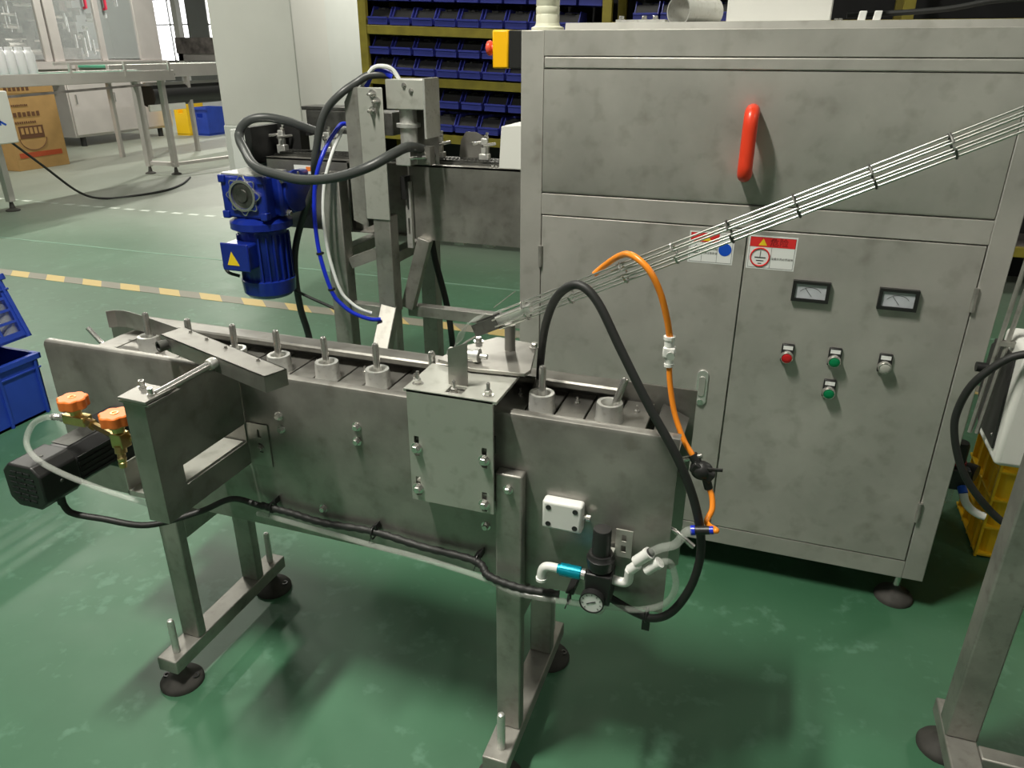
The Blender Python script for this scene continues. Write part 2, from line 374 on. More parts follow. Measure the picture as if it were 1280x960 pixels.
# ceiling lamps out of view, some of them added fill
for i, (x, y, p) in enumerate(LAMPS):
    ordn = ['first', 'second', 'third', 'fourth', 'fifth', 'sixth', 'seventh', 'eighth', 'ninth', 'tenth', 'eleventh', 'twelfth', 'thirteenth', 'fourteenth', 'fifteenth', 'sixteenth'][i]
    t = thing('ceiling_lamp', 'unseen long white fluorescent lamp under the hall ceiling, %s of the rows' % ordn, 'lamp', (x, y, LAMP_Z), 'fluorescent ceiling lamps')
    g = G().prism([(-.13, .03), (-.05, .09), (.05, .09), (.13, .03)], (x - .65, y, LAMP_Z), Y, Z, X, 1.3); obj('housing', g, 'offwhite', t)
    for s in (-.05, .05): obj('tube', G().cyl((x - .6, y + s, LAMP_Z + .012), (x + .6, y + s, LAMP_Z + .012), .014, 8), 'lamp', t)
    g = G()
    for s in (-.5, .5): g.cyl((x + s, y, LAMP_Z + .09), (x + s, y, 5.2), .006, 6)
    obj('hanger', g, 'offwhite', t)
    ld = bpy.data.lights.new('tube_light', 'AREA'); ld.shape = 'RECTANGLE'; ld.size = 0.9; ld.size_y = .14; ld.energy = p; ld.color = (1.0, 0.965, 0.86)
    lo = bpy.data.objects.new('tube_light', ld); COL.objects.link(lo); lo.parent = t; lo.location = (0, 0, -.012)
    t.rotation_euler = (0, 0, PI / 2)

# ================================================================== MAIN PIN CONVEYOR
cv = thing('pin_conveyor', 'long stainless steel pin conveyor on four legs in the foreground', 'conveyor', (-0.9, 1.39, 0))
PF, PR, TOP = 1.275, 1.5, 0.937
prof = [(PF, .525), (PF, .927), (PF + .003, .934), (PF + .009, TOP), (PF + .022, TOP), (PF + .022, TOP - .004), (PF + .009, TOP - .004), (PF + .006, .930), (PF + .004, .925), (PF + .004, .525)]
obj('front_panel', G().prism(prof, (-1.68, 0, 0), Y, Z, X, 1.572), 'steel', cv)
g = G().prism([(-1.70, .50), (-1.70, .90), (-1.69, .928), (-1.665, .940), (-0.102, .940), (-0.102, .49), (-.12, .47), (-1.68, .47)], (0, PR, 0), X, Z, Y, .005)
obj('rear_panel', g, 'steel', cv)
obj('rear_flange', G().prism([(PR, .940), (PR - .040, .940), (PR - .044, .936), (PR - .044, .925), (PR - .041, .925), (PR - .040, .936), (PR, .937)], (-1.60, 0, 0), Y, Z, X, 1.34), 'steel', cv)
obj('bed_plate', G().box((-1.6, PF + .03, .80), (-.14, PR - .01, .81)), 'darksteel', cv)
# slats
slat = None; scr = None
for i in range(22):
    x = -1.583 + i * 0.065
    if slat is None: slat = obj('slat', G().box((x - .0305, PF + .008, .892), (x + .0305, PR - .008, .900)), 'steel', cv, bev=.001, seg=1)
    else: dup_part(slat, (x, (PF + PR) / 2, .896))
    if i % 2 == 1:
        for yy in (1.33, 1.44):
            if scr is None:
                q = G().lathe([(.006, .90), (.006, .904), (.0035, .9055)], (x, yy, 0), Z, 10); q.cyl((x, yy, .9), (x, yy, .915), .0028, 6)
                scr = obj('slat_screw', q, 'chrome', cv)
            else: dup_part(scr, (x, yy, (.90 + .915) / 2))
for k, (x, z, a) in enumerate(((-.142, .888, .42),)):
    g = G().box((x - .0305, PF + .008, z - .004), (x + .0305, PR - .008, z + .004)).xf(rotm((x, 0, z), a, 'Y')); obj('slat', g, 'steel', cv)
# cups with pins
cupx = [(-1.452, 0.00, .03), (-1.321, 0, .0), (-1.19, .0, .02), (-1.066, -.02, .02), (-.935, -.03, .0), (-.803, -.02, .02), (-.665, 0, 0), (-.412, .0, .02), (-.266, .30, .05)]
cup0 = None
for x, tx, ty in cupx:
    c = (x, 1.385, .9)
    if cup0 is None:
        g = G().lathe([(.030, 0), (.0285, .004), (.0275, .036), (.0265, .040), (.019, .040), (.0175, .038), (.0175, .012)], c, Z, 28, cap0=False, cap1=True)
        cup0 = obj('cup', g, 'machined', cv, origin=c); cp = cup0
        obj('seat_plate', G().box((x - .029, 1.352, .9), (x + .029, 1.418, .9025)), 'steel', cv)
        seat0 = cv.children[-1]
    else:
        cp = dup_part(cup0, c)
    g = G().lathe([(.0078, .012), (.0078, .094), (.0062, .099), (.003, .101)], c, (tx, ty, 1), 14)
    for zz in (.05, .053, .056): pass
    obj('pin', g, 'chrome', cp)
# legs, beams, feet
for lx0, lx1 in ((-1.405, -1.345), (-.468, -.409)):
    xc = (lx0 + lx1) / 2
    obj('leg', G().box((lx0, 1.245, .108), (lx1, PF - .001, .811)), 'tube_steel', cv, bev=.004)
    obj('leg', G().box((lx0, PR + .006, .108), (lx1, PR + .036, .811)), 'tube_steel', cv, bev=.004)
    obj('foot_beam', G().box((lx0 - .001, 1.148, .066), (lx1 + .001, 1.640, .108)), 'tube_steel', cv, bev=.003)
    obj('cross_brace', G().box((lx0 + .005, PF + .002, .42), (lx1 - .005, PR + .004, .475)), 'tube_steel', cv, bev=.003)
    obj('upper_brace', G().box((lx0 + .005, PF + .006, .53), (lx1 - .005, PR - .002, .56)), 'tube_steel', cv)
    for yy in (1.185, 1.603):
        f = obj('foot', G().lathe([(.057, 0), (.0575, .008), (.052, .016), (.030, .026), (.020, .034), (.016, .046), (.013, .05)], (xc, yy, 0), Z, 32), 'footrub', cv)
        for s in (-1, 1):
            q = G().lathe([(.010, 0), (.010, .004), (.0055, .004), (.0055, 0.001)], (xc + s * .038, yy + s * .012, .0195), Z, 12, cap0=False); obj('screw_hole', q, 'black', f)
        g = G().lathe([(.0095, .02), (.0095, .206), (.0075, .214), (.003, .2165)], (xc + .004, yy, 0), Z, 16)
        obj('stud', g, 'machined', cv)
        obj('lock_nut', G().lathe([(.014, .05), (.014, .064)], (xc + .004, yy, 0), Z, 6), 'chrome', cv)
for bx, bz in ((-1.183, .851), (-1.188, .816), (-1.002, .839), (-1.0, .806), (-.801, .846), (-.803, .810), (-.911, .611), (-.50, .655)):
    hexbolt('bolt', (bx, PF, bz), -Y, .0075, cv)
hexbolt('bolt', (-.438, 1.245, .778), -Y, .0075, cv)
# bent clamp bars at both ends
obj('clamp_bar', G().tube([(-.13, 1.30, .872), (-.105, 1.30, .880), (-.066, 1.30, .897)], .0055, 10, 4), 'chrome', cv)
obj('clamp_bar', G().tube([(-.13, 1.30, .722), (-.105, 1.30, .718), (-.062, 1.30, .688)], .0055, 10, 4), 'chrome', cv)
obj('clamp_bar', G().tube([(-1.56, 1.40, .885), (-1.60, 1.40, .884), (-1.625, 1.40, .888), (-1.668, 1.40, .93)], .0065, 10, 4), 'chrome', cv)

# ---------------------------------------------------------------- cover bracket on the conveyor
br = thing('cover_bracket', 'matte grey bolted angle plate with four slots on the conveyor front', 'bracket', (-.56, 1.235, .72))
W_, H_ = .186, .258; ox, oz = -.652, .718
slots = []
for bx, bz in ((-.635, .849), (-.485, .848), (-.636, .752), (-.486, .744)): slots.append((bx - .0055 - ox, bz - .022 - oz, bx + .0055 - ox, bz + .024 - oz))
obj('front_plate', G().plate((ox, 1.232, oz), X, Z, Y, W_, H_, .006, slots), 'alu', br, flat=True)
obj('top_plate', G().plate((ox - .006, 1.232, .972), X, Y, Z, .200, .140, .006, [(.086, .012, .122, .046)]), 'alu', br, flat=True)
obj('spacer', G().box((-.645, 1.2385, .73), (-.475, PF - .001, .76)), 'alu', br)
obj('spacer', G().box((-.645, 1.2385, .84), (-.475, PF - .001, .88)), 'darksteel', br)
for bx, bz in ((-.635, .846), (-.485, .845), (-.636, .748), (-.486, .740)): hexbolt('bolt', (bx, 1.232, bz), -Y, .0085, br)
obj('upright_tab', G().prism([(-.580, .960), (-.538, .960), (-.538, 1.073), (-.580, 1.054)], (0, 1.281, 0), X, Z, Y, .003), 'steel', br)
obj('tab_foot', G().box((-.579, 1.245, .9665), (-.540, 1.284, .9695)), 'steel', br)
for p in ((-.640, 1.262, .978), (-.484, 1.256, .978), (-.560, 1.263, .9695)): hexbolt('bolt', p, Z, .008, br, nut=True)

# rear support plate of the chute
rp = thing('support_plate', 'polygonal steel plate behind the bracket carrying the chute end', 'plate', (-.53, 1.44, .98))
obj('plate', G().prism([(-.645, 1.372), (-.56, 1.347), (-.442, 1.358), (-.436, 1.38), (-.461, 1.495), (-.475, 1.53), (-.57, 1.545), (-.63, 1.45)], (0, 0, .982), X, Y, Z, .008), 'steel', rp, bev=.001)
hexbolt('bolt', (-.468, 1.505, .99), Z, .008, rp); hexbolt('bolt', (-.60, 1.50, .99), Z, .008, rp)
obj('post', G().cyl((-.60, 1.52, .942), (-.60, 1.52, .982), .014, 12), 'steel', rp)
obj('support_column', G().cyl((-.515, 1.475, .99), (-.515, 1.475, 1.05), .012, 16), 'steel', rp)
obj('air_cylinder', G().lathe([(.008, 0), (.012, .004), (.012, .062), (.016, .062), (.016, .072), (.006, .072), (.006, .09)], (-.625, 1.385, 1.004), X, 16), 'machined', rp)

# ---------------------------------------------------------------- wire rod chute
ch = thing('rod_chute', 'sloping feed chute of bright wire rods with rings rising to the right', 'chute', (-.55, 1.4, 1.06))
A = V((-.52, 1.4, 1.081)); B = V((.80, 1.4, 1.081 + .494 * 1.32)); D, Sd, U = basis(B - A)
for ang in (25, 90, 155, 205, 270, 335):
    q = math.radians(ang); off = Sd * (.0165 * math.cos(q)) + U * (.0175 * math.sin(q))
    obj('rod', G().cyl(A + off, B + off, .0020, 12), 'rod', ch)
L_ = (B - A).length
for xr in (-.454, -.363, -.257, -.164, -.070, .036, .147, .254, .36, .47, .58):
    p = A + D * ((xr + .52) / (B.x - A.x) * L_); vs = G(); n = 20
    pts = [p + Sd * (.0195 * math.cos(t)) + U * (.0205 * math.sin(t)) for t in [PI * (-.42 + 1.84 * k / n) + PI / 2 * 1.08 for k in range(n + 1)]]
    obj('ring', vs.tube(pts, .0022, 6, 0), 'darksteel' if xr > -.1 else 'chrome', ch)
# entry channel and curved clear guard at the lower end
g = G()
E0 = A + D * -.050; E1 = A + D * .008
g.beam(E0 - Sd * .015, E1 - Sd * .015, .002, .026, U); g.beam(E0 + Sd * .015, E1 + Sd * .015, .002, .026, U); g.beam(E0 - U * .013, E1 - U * .013, .030, .002, U)
obj('entry_channel', g, 'darksteel', ch)
obj('inner_tray', G().beam(A + D * -.012, A + D * .085, .020, .016, U), 'machined', ch)
obj('entry_lip', G().beam(E0 + D * .002 - U * .013, E0 - D * .045 - U * .020, .026, .002, U), 'steel', ch)
obj('top_strip', G().beam(A + D * .0 + U * .026 + Sd * -.024, A + D * .055 + U * .040 + Sd * -.024, .016, .0015, U), 'tube_steel', ch)
gg = G().strip([(0.02, .0), (.03, .03), (.05, .055), (.08, .07)], (-.65, 1.43, 1.0), X, Z, Y, .05, .0015); obj('clear_guard', gg, 'clear', ch)

# ---------------------------------------------------------------- left bracket with the deflector
lb = thing('sheet_bracket', 'folded sheet steel arm bracket with a long window on the conveyor front', 'bracket', (-1.13, 1.14, .70))
BX = -1.10
g = G().plate((BX, 1.005, .70), Y, Z, X, .266, .275, .003, [(.062, .058, .262, .106)])
obj('side_plate', g, 'steel', lb, flat=True)
obj('front_flange', G().box((BX - .046, 1.002, .70), (BX + .003, 1.005, .975)), 'steel', lb)
obj('left_flange', G().box((BX - .049, 1.002, .70), (BX - .046, 1.06, .975)), 'steel', lb)
obj('inner_channel', G().prism([(1.01, .745), (1.27, .745), (1.27, .757), (1.01, .757)], (BX - .10, 0, 0), Y, Z, X, .09).box((BX - .10, 1.01, .745), (BX - .097, 1.27, .82)), 'alu', lb)
obj('wall_tab', G().plate((BX + .003, PF - .004, .70), X, Z, Y, .06, .11, .003, [(.030, .035, .040, .06), (.030, .075, .040, .095)]), 'steel', lb, flat=True)
hexbolt('bolt', (BX + .038, PF - .004, .748), -Y, .006, lb, m='steel')
df = thing('deflector_arm', 'steel deflector channel on a round rod laid across the conveyor top', 'deflector', (-1.1, 1.15, .975))
obj('clamp_plate', G().prism([(-1.152, .994), (-1.082, .992), (-1.080, 1.06), (-1.155, 1.066)], (0, 0, .981), X, Y, Z, .006), 'steel', df, bev=.0008)
obj('clamp_base', G().prism([(-1.152, .996), (-1.079, .994), (-1.077, 1.08), (-1.155, 1.066)], (0, 0, .9752), X, Y, Z, .004), 'steel', df)
for p in ((-1.138, 1.045, .987), (-1.094, 1.020, .987)):
    g = G().lathe([(.0075, 0), (.0075, .004), (.0055, .004), (.0055, .016), (.0035, .016), (.0035, .010)], p, Z, 12); obj('socket_screw', g, 'chrome', df)
obj('rod', G().cyl((-1.094, 1.03, .984), (-1.088, 1.20, .990), .0085, 16), 'chrome', df)
obj('collar', G().lathe([(.011, 0), (.0125, .004), (.0125, .016), (.011, .02)], (-1.0885, 1.178, .9895), (0.035, 1, .03), 16), 'machined', df)
cA, cB, cC, cD = V((-1.30, 1.274, 1.0)), V((-.924, 1.146, 1.0)), V((-.905, 1.196, 1.0)), V((-1.285, 1.335, 1.0))
def quadslab(q, t):
    return G().add([*q, *[p - V((0, 0, t)) for p in q]], [(0, 1, 2, 3), (7, 6, 5, 4), (0, 4, 5, 1), (1, 5, 6, 2), (2, 6, 7, 3), (3, 7, 4, 0)])
obj('channel_top', quadslab([cA, cB, cC, cD], .0025), 'steel', df)
fx = (cB - cA).normalized(); nx = (cD - cA).normalized()
obj('channel_front', quadslab([cA, cB, cB + nx * .0025, cA + nx * .0025], .036), 'steel', df)
obj('channel_back', quadslab([cD, cC, cC - nx * .0025, cD - nx * .0025], .036), 'steel', df)
obj('channel_end', quadslab([cB, cC, cC - fx * .0025, cB - fx * .0025], .036), 'steel', df)
for t, s in ((.12, .8), (.30, .75), (.5, .7), (.8, .7)):
    p = cA + (cB - cA) * t + (cD - cA) * s; hexbolt('rivet', p, Z, .0035, df, m='steel')
g = G().lathe([(.0125, 0), (.0125, .02), (.0085, .02), (.0085, .004)], V((-1.275, 1.262, .983)), (-.35, -1, 0), 16, cap0=True); obj('roller_end', g, 'darksteel', df)
g = G().strip([(-1.27, 1.345), (-1.36, 1.375), (-1.46, 1.405), (-1.535, 1.425), (-1.565, 1.43), (-1.59, 1.425), (-1.605, 1.41)], (0, 0, .935), X, Y, Z, .045, .002)
obj('bent_strip', g, 'steel', df)

# ---------------------------------------------------------------- black gear motor at the left end
gm = thing('black_gear_motor', 'black square gear motor with vented end cap on the conveyor left end', 'motor', (-1.45, 1.1, .665))
mx_, mz_ = -1.452, .735
def oct_(w, c): h = w / 2; return [(-h + c, -h), (h - c, -h), (h, -h + c), (h, h - c), (h - c, h), (-h + c, h), (-h, h - c), (-h, -h + c)]
obj('end_cap', G().prism(oct_(.106, .02), (mx_, .972, mz_), X, Z, Y, .095), 'black', gm, bev=.004)
obj('stator', G().prism(oct_(.098, .024), (mx_, 1.067, mz_), X, Z, Y, .115), 'blackmetal', gm, bev=.003)
fin = None
for i in range(5):
    for s in (-1, 1):
        g = G().box((mx_ + s * .0485, 1.072, mz_ - .028 + i * .013), (mx_ + s * .0515, 1.178, mz_ - .022 + i * .013)); obj('fin', g, 'blackmetal', gm)
obj('nameplate', G().box((mx_ - .03, 1.08, mz_ + .049), (mx_ + .022, 1.17, mz_ + .0505)), 'darksteel', gm)
obj('gearbox', G().box((mx_ - .053, 1.182, mz_ - .062), (mx_ + .053, PF - .002, mz_ + .053)), 'blackmetal', gm, bev=.006)
for i in range(6):
    zz = mz_ - .034 + i * .0135; hw = .036 if 0 < i < 5 else .028
    g = G()
    for k in range(3): g.box((mx_ - hw + k * hw * .68, .9705, zz - .003), (mx_ - hw + k * hw * .68 + hw * .55, .974, zz + .003))
    obj('vent', g, 'darkfill', gm)
for p, d in (((mx_ + .01, 1.02, mz_ + .053), Z), ((mx_ + .053, 1.02, mz_), X)):
    obj('screw', G().lathe([(.0045, 0), (.0035, .0015)], p, d, 10), 'darksteel', gm)
obj('cable_gland', G().cyl((mx_ + .02, 1.03, mz_ - .053), (mx_ + .02, 1.03, mz_ - .072), .009, 12), 'black', gm)
mc = obj('motor_cable', G().tube([(mx_ + .02, 1.03, mz_ - .07), (mx_ + .035, 1.035, mz_ - .098), (-1.36, 1.06, .618), (-1.27, 1.10, .595), (-1.19, 1.18, .60), (-1.14, 1.235, .612), (-1.07, 1.25, .598)], .0075, 10), 'rubber')
tag(mc, 'thick black cable running from the black gear motor to the conveyor front', 'cable')

# ---------------------------------------------------------------- needle valves with orange knobs
def star(r, n=7, dep=.1, m=42): return [((r * (1 - dep * (0.5 - 0.5 * math.cos(n * 2 * PI * k / m)) ** 1.6)) * math.cos(2 * PI * k / m) * 1.0 for _ in (0,)) for k in range(m)]
def star2(r, n=7, dep=.12, m=56):
    o = []
    for k in range(m):
        t = 2 * PI * k / m; q = r * (1 - dep * (0.5 - 0.5 * math.cos(n * t)) ** 1.8); o.append((q * math.cos(t), q * math.sin(t)))
    return o
def valve(label, p, down):
    t = thing('needle_valve', label, 'valve', (p[0], p[1], p[2] - .07), 'orange knob needle valves')
    k = obj('knob', G().prism(star2(.0315), (p[0], p[1], p[2] - .012), X, Y, Z, .024), 'orange', t, bev=.003)
    obj('knob_screw', G().lathe([(.008, 0), (.008, .0015), (.005, .0015), (.005, -.002)], (p[0], p[1], p[2] + .0118), Z, 14), 'brass', k)
    obj('bonnet', G().lathe([(.012, 0), (.012, .010), (.016, .010), (.016, .02)], (p[0], p[1], p[2] - .032), Z, 6), 'brass', t)
    return t
v1 = valve('left orange star knob needle valve with a clear hose on its barb', (-1.375, 1.075, .905), False)
obj('body', G().box((-1.405, 1.062, .853), (-1.345, 1.088, .875)), 'brass', v1, bev=.002)
obj('barb', G().lathe([(.010, 0), (.010, .01), (.0065, .012), (.008, .018), (.006, .02), (.008, .026), (.006, .034)], (-1.405, 1.072, .864), (-1, -.25, 0), 12), 'chrome', v1)
v2 = valve('right orange star knob needle valve with an empty brass outlet', (-1.197, 1.018, .922), True)
obj('body', G().box((-1.211, 1.005, .857), (-1.183, 1.031, .891)), 'brass', v2, bev=.002)
obj('coupling', G().lathe([(.009, 0), (.009, .018), (.012, .018), (.012, .035), (.008, .035), (.008, .14)], (-1.345, 1.072, .864), (1, -.36, .07), 6), 'brass', v2)
obj('outlet', G().lathe([(.012, 0), (.012, .014), (.0085, .016), (.0085, .024), (.0095, .026), (.0075, .034), (.009, .036), (.007, .046), (.0045, .046), (.0045, .03)], (-1.195, 1.012, .862), (.12, -.2, -1), 12), 'brass', v2)
obj('mount', G().cyl((-1.197, 1.03, .872), (-1.148, 1.045, .872), .008, 10), 'brass', v2)
ct = obj('clear_hose', G().tube([(-1.425, 1.066, .864), (-1.452, 1.058, .862), (-1.478, 1.045, .845), (-1.475, 1.02, .815), (-1.43, 1.0, .795), (-1.36, .995, .775), (-1.26, 1.01, .742), (-1.165, 1.03, .715)], .0065, 10), 'clear')
tag(ct, 'clear plastic hose looping from the left needle valve over the black motor', 'hose')

# ---------------------------------------------------------------- loom and clear line along the conveyor
pts = [(-1.07, 1.252, .598), (-1.0, 1.256, .592), (-.90, 1.256, .583), (-.775, 1.258, .588), (-.65, 1.256, .577), (-.517, 1.25, .575), (-.475, 1.225, .563), (-.40, 1.218, .556), (-.318, 1.225, .556)]
wob = [1, 1.0, .86, .86]
lm = obj('corrugated_loom', G().tube(pts, .0095, 10, 16, wob), 'rubber'); tag(lm, 'black corrugated cable loom tied along the lower edge of the conveyor', 'cable loom')
cl = obj('clear_air_line', G().tube([(-1.08, 1.245, .578), (-1.0, 1.25, .570), (-.85, 1.25, .560), (-.767, 1.248, .556), (-.65, 1.246, .553), (-.50, 1.232, .550), (-.42, 1.215, .545), (-.33, 1.215, .548), (-.246, 1.22, .552)], .007, 10), 'clear')
tag(cl, 'clear plastic air line hanging just under the black loom', 'hose')
for i, (x, z, lab) in enumerate(((-1.045, .598, 'leftmost'), (-.775, .586, 'second from left'), (-.517, .574, 'third from left'), (-.300, .556, 'rightmost'))):
    t = thing('cable_clip', 'black cable tie clip holding the loom, %s of the four' % lab, 'clip', (x, 1.255, z - .02), 'cable tie clips on the loom')
    yb = 1.256 if x < -.5 else (1.25 if x < -.4 else 1.225)
    obj('tie', G().tube([(x + .004, yb - .0125 * math.cos(q), z + .0145 * math.sin(q)) for q in [PI * 2 * k / 14 for k in range(15)]], .0022, 6, 0), 'black', t)
    obj('base', G().prism([(-.006, .008), (.014, .008), (.014, .026)], (x, yb - .002, z), X, Z, Y, PF - .001 - yb + .002), 'black', t, bev=.002)
    obj('tail', G().beam((x + .003, yb - .012, z - .006), (x - .001, yb - .015, z - .020), .0025, .0012), 'black', t)

# ---------------------------------------------------------------- white sensor block
wb = thing('white_block', 'small white plastic block with four screw holes on the conveyor front', 'block', (-.323, 1.26, .70))
obj('body', G().box((-.366, 1.246, .700), (-.282, PF - .001, .766)), 'white', wb, bev=.006, seg=3)
for hx in (-.352, -.296):
    for hz in (.713, .752):
        obj('screw_hole', G().lathe([(.0058, 0), (.0058, .001), (.004, .001), (.004, .0004)], (hx, 1.246, hz), -Y, 12), 'ink', wb)
obj('nut', G().lathe([(.004, 0), (.004, .008), (.007, .008), (.007, .016)], (-.282, 1.256, .738), X, 8), 'chrome', wb)

# ---------------------------------------------------------------- air regulator
rg = thing('air_regulator', 'black air pressure regulator with round gauge at the conveyor right end', 'regulator', (-.235, 1.21, .57))
rx, ry = -.232, 1.212
obj('body', G().box((rx - .025, ry - .025, .585), (rx + .027, ry + .025, .655)), 'black', rg, bev=.003)
obj('collar', G().lathe([(.022, .655), (.026, .660), (.026, .672), (.0285, .674), (.0285, .684), (.026, .686), (.024, .694)], (rx, ry, 0), Z, 24), 'black', rg)
obj('knob', G().lathe([(.019, .694), (.0185, .745), (.017, .750), (.006, .7505)], (rx, ry, 0), Z, 20), 'black', rg, bev=0)
g = obj('gauge', G().lathe([(.012, -.012), (.025, -.01), (.025, .008), (.0225, .008), (.0225, .005)], (rx - .006, ry - .032, .598), -Y, 28), 'black', rg)
obj('dial', G().lathe([(.0225, 0), (.0225, .0012)], (rx - .006, ry - .037, .598), -Y, 28), 'stickwhite', g)
obj('needle', G().beam((rx - .016, ry - .0388, .593), (rx + .002, ry - .0388, .602), .0022, .0006, Y), 'ink', g)
for k in range(9):
    q = math.radians(-135 + k * 33.75 + 90); a = V((math.cos(q), 0, math.sin(q))); c0 = V((rx - .006, ry - .0388, .598))
    obj('tick', G().beam(c0 + a * .0165, c0 + a * .0205, .0012, .0005, Y), 'ink', g)
obj('bowl', G().lathe([(.018, .585), (.018, .56), (.012, .548), (.005, .545)], (rx, ry, 0), Z, 16), 'clear', rg)
obj('bracket', G().plate((rx + .018, PF - .012, .655), X, Z, Y, .034, .065, .003, [(.012, .012, .022, .028), (.012, .038, .022, .054)]).box((rx - .022, ry, .668), (rx + .018, PF - .009, .672)).box((rx - .002, PF - .012, .59), (rx + .008, PF - .0005, .67)), 'alu', rg, flat=True)
obj('coupler', G().lathe([(.010, 0), (.010, .006), (.0135, .006), (.0135, .048), (.010, .048), (.010, .056)], (-.318, ry - .005, .637), X, 20), 'teal', rg)
obj('coupler_ring', G().lathe([(.0115, 0), (.0115, .008)], (-.268, ry - .005, .637), X, 12), 'chrome', rg)
obj('elbow', G().tube([(-.316, ry - .005, .637), (-.335, ry - .005, .637), (-.347, ry - .005, .632), (-.352, ry - .005, .618), (-.352, ry - .005, .604)], .0095, 12, 4), 'white', rg)
obj('elbow_collar', G().lathe([(.012, 0), (.012, .006)], (-.352, ry - .005, .600), Z, 14), 'white', rg)
obj('elbow', G().tube([(rx + .026, ry, .635), (-.185, ry - .002, .635), (-.175, ry - .004, .642), (-.173, ry - .006, .656), (-.172, ry - .008, .672)], .0095, 12, 4), 'white', rg)
# Y splitter
ys = thing('tube_splitter', 'white push-in Y splitter between the regulator and the clear tubes', 'fitting', (-.16, 1.2, .67))
p0 = V((-.1715, 1.204, .673)); dd = V((.55, -.02, .62)).normalized()
obj('stem', G().lathe([(.0105, 0), (.0105, .022), (.0085, .024)], p0, dd, 14), 'white', ys)
pa = p0 + dd * .024
obj('arm', G().lathe([(.0115, 0), (.0115, .03), (.0125, .03), (.0125, .038)], pa + V((-.006, 0, .004)), dd, 14), 'white', ys)
obj('arm', G().lathe([(.0100, 0), (.0100, .028), (.0115, .028), (.0115, .036)], pa + V((.016, -.002, -.010)), dd, 14), 'white', ys)
obj('release_ring', G().lathe([(.009, 0), (.009, .004)], pa + dd * .038 + V((-.006, 0, .004)), dd, 12), 'ink', ys)
e1 = pa + dd * .038 + V((-.006, 0, .004)); e2 = pa + dd * .036 + V((.016, -.002, -.010))
c1 = obj('clear_tube', G().tube([e1, e1 + V((.02, 0, .016)), e1 + V((.045, .0, .030)), (-.075, 1.205, .782), (-.063, 1.21, .787)], .0085, 10), 'clear'); tag(c1, 'short clear tube from the Y splitter up to the black reducer', 'hose')
c2 = obj('clear_tube', G().tube([e2, e2 + V((.014, 0, .005)), (-.092, 1.205, .70), (-.082, 1.205, .655), (-.10, 1.21, .605), (-.15, 1.215, .572), (-.20, 1.22, .56), (-.246, 1.22, .552)], .0065, 10), 'clear'); tag(c2, 'clear tube looping from the Y splitter down under the regulator', 'hose')
rd = thing('tube_reducer', 'black inline tube reducer with blue collars beside the black hose', 'fitting', (-.045, 1.21, .78))
q0 = V((-.066, 1.21, .786)); qd = V((1, 0.02, .22)).normalized()
obj('body', G().cyl(q0 + qd * .008, q0 + qd * .034, .008, 12), 'black', rd)
obj('blue_collar', G().cyl(q0, q0 + qd * .008, .0095, 12), 'bluetube', rd); obj('blue_collar', G().cyl(q0 + qd * .034, q0 + qd * .041, .0075, 12), 'bluetube', rd)

# ---------------------------------------------------------------- orange tube and fittings (runs above the conveyor end)
OY = 1.36
o1 = obj('orange_tube', G().tube([(-.32, 1.425, 1.195), (-.30, 1.42, 1.215), (-.265, 1.39, 1.245), (-.235, 1.35, 1.258), (-.20, 1.33, 1.240), (-.176, 1.33, 1.20), (-.160, 1.335, 1.15), (-.152, 1.34, 1.112)], .0062, 10), 'orangetube'); tag(o1, 'orange air tube arching over the wire chute above the white valve', 'hose')
iv = thing('inline_valve', 'small white inline valve on the orange air tube', 'valve', (-.150, 1.34, 1.062))
obj('body', G().box((-.162, 1.33, 1.072), (-.139, 1.35, 1.094)), 'white', iv, bev=.003)
obj('port', G().lathe([(.0095, 0), (.0095, .014), (.011, .014), (.011, .020)], (-.1515, 1.34, 1.094), (-.05, 0, 1), 14), 'white', iv)
obj('port', G().lathe([(.0085, 0), (.0085, .012), (.0095, .012), (.0095, .018)], (-.150, 1.34, 1.072), (.08, 0, -1), 14), 'white', iv)
obj('lever', G().lathe([(.005, 0), (.005, .008), (.008, .008), (.008, .014)], (-.145, 1.33, 1.083), -Y, 8), 'machined', iv)
o2 = obj('orange_tube', G().tube([(-.149, 1.34, 1.062), (-.143, 1.335, 1.02), (-.128, 1.325, .965), (-.105, 1.31, .92), (-.083, 1.30, .893)], .0055, 10), 'orangetube'); tag(o2, 'orange air tube between the white inline valve and the black valve', 'hose')
bv = thing('black_valve', 'black moulded quick valve hanging on the orange tube at the conveyor end', 'valve', (-.06, 1.29, .85))
b0 = V((-.085, 1.30, .896)); bd = V((.42, -.1, -.55)).normalized()
obj('collar', G().cyl(b0, b0 + bd * .02, .0095, 12), 'black', bv)
obj('body', G().ball(b0 + bd * .036, .019, 12, 8, (1.15, 1, 1.0)), 'black', bv)
obj('clamp', G().box(b0 + bd * .036 + V((-.022, -.014, -.010)), b0 + bd * .036 + V((.024, .014, .012))).xf(rotm(b0 + bd * .036, .5, 'Y')), 'black', bv, bev=.003)
obj('lever', G().beam(b0 + bd * .036 + V((.01, -.01, .01)), b0 + bd * .036 + V((.038, -.012, .014)), .005, .005), 'black', bv)
obj('collar', G().cyl(b0 + bd * .05, b0 + bd * .05 + V((.008, 0, -.024)), .0085, 12), 'black', bv)
be = b0 + bd * .05 + V((.008, 0, -.022))
o3 = obj('orange_tube', G().tube([be, be + V((.008, -.008, -.014)), be + V((.012, -.022, -.034)), be + V((.006, -.042, -.052)), q0 + qd * .046, q0 + qd * .040], .0055, 10), 'orangetube'); tag(o3, 'short orange tube curling from the black valve to the blue collar', 'hose')
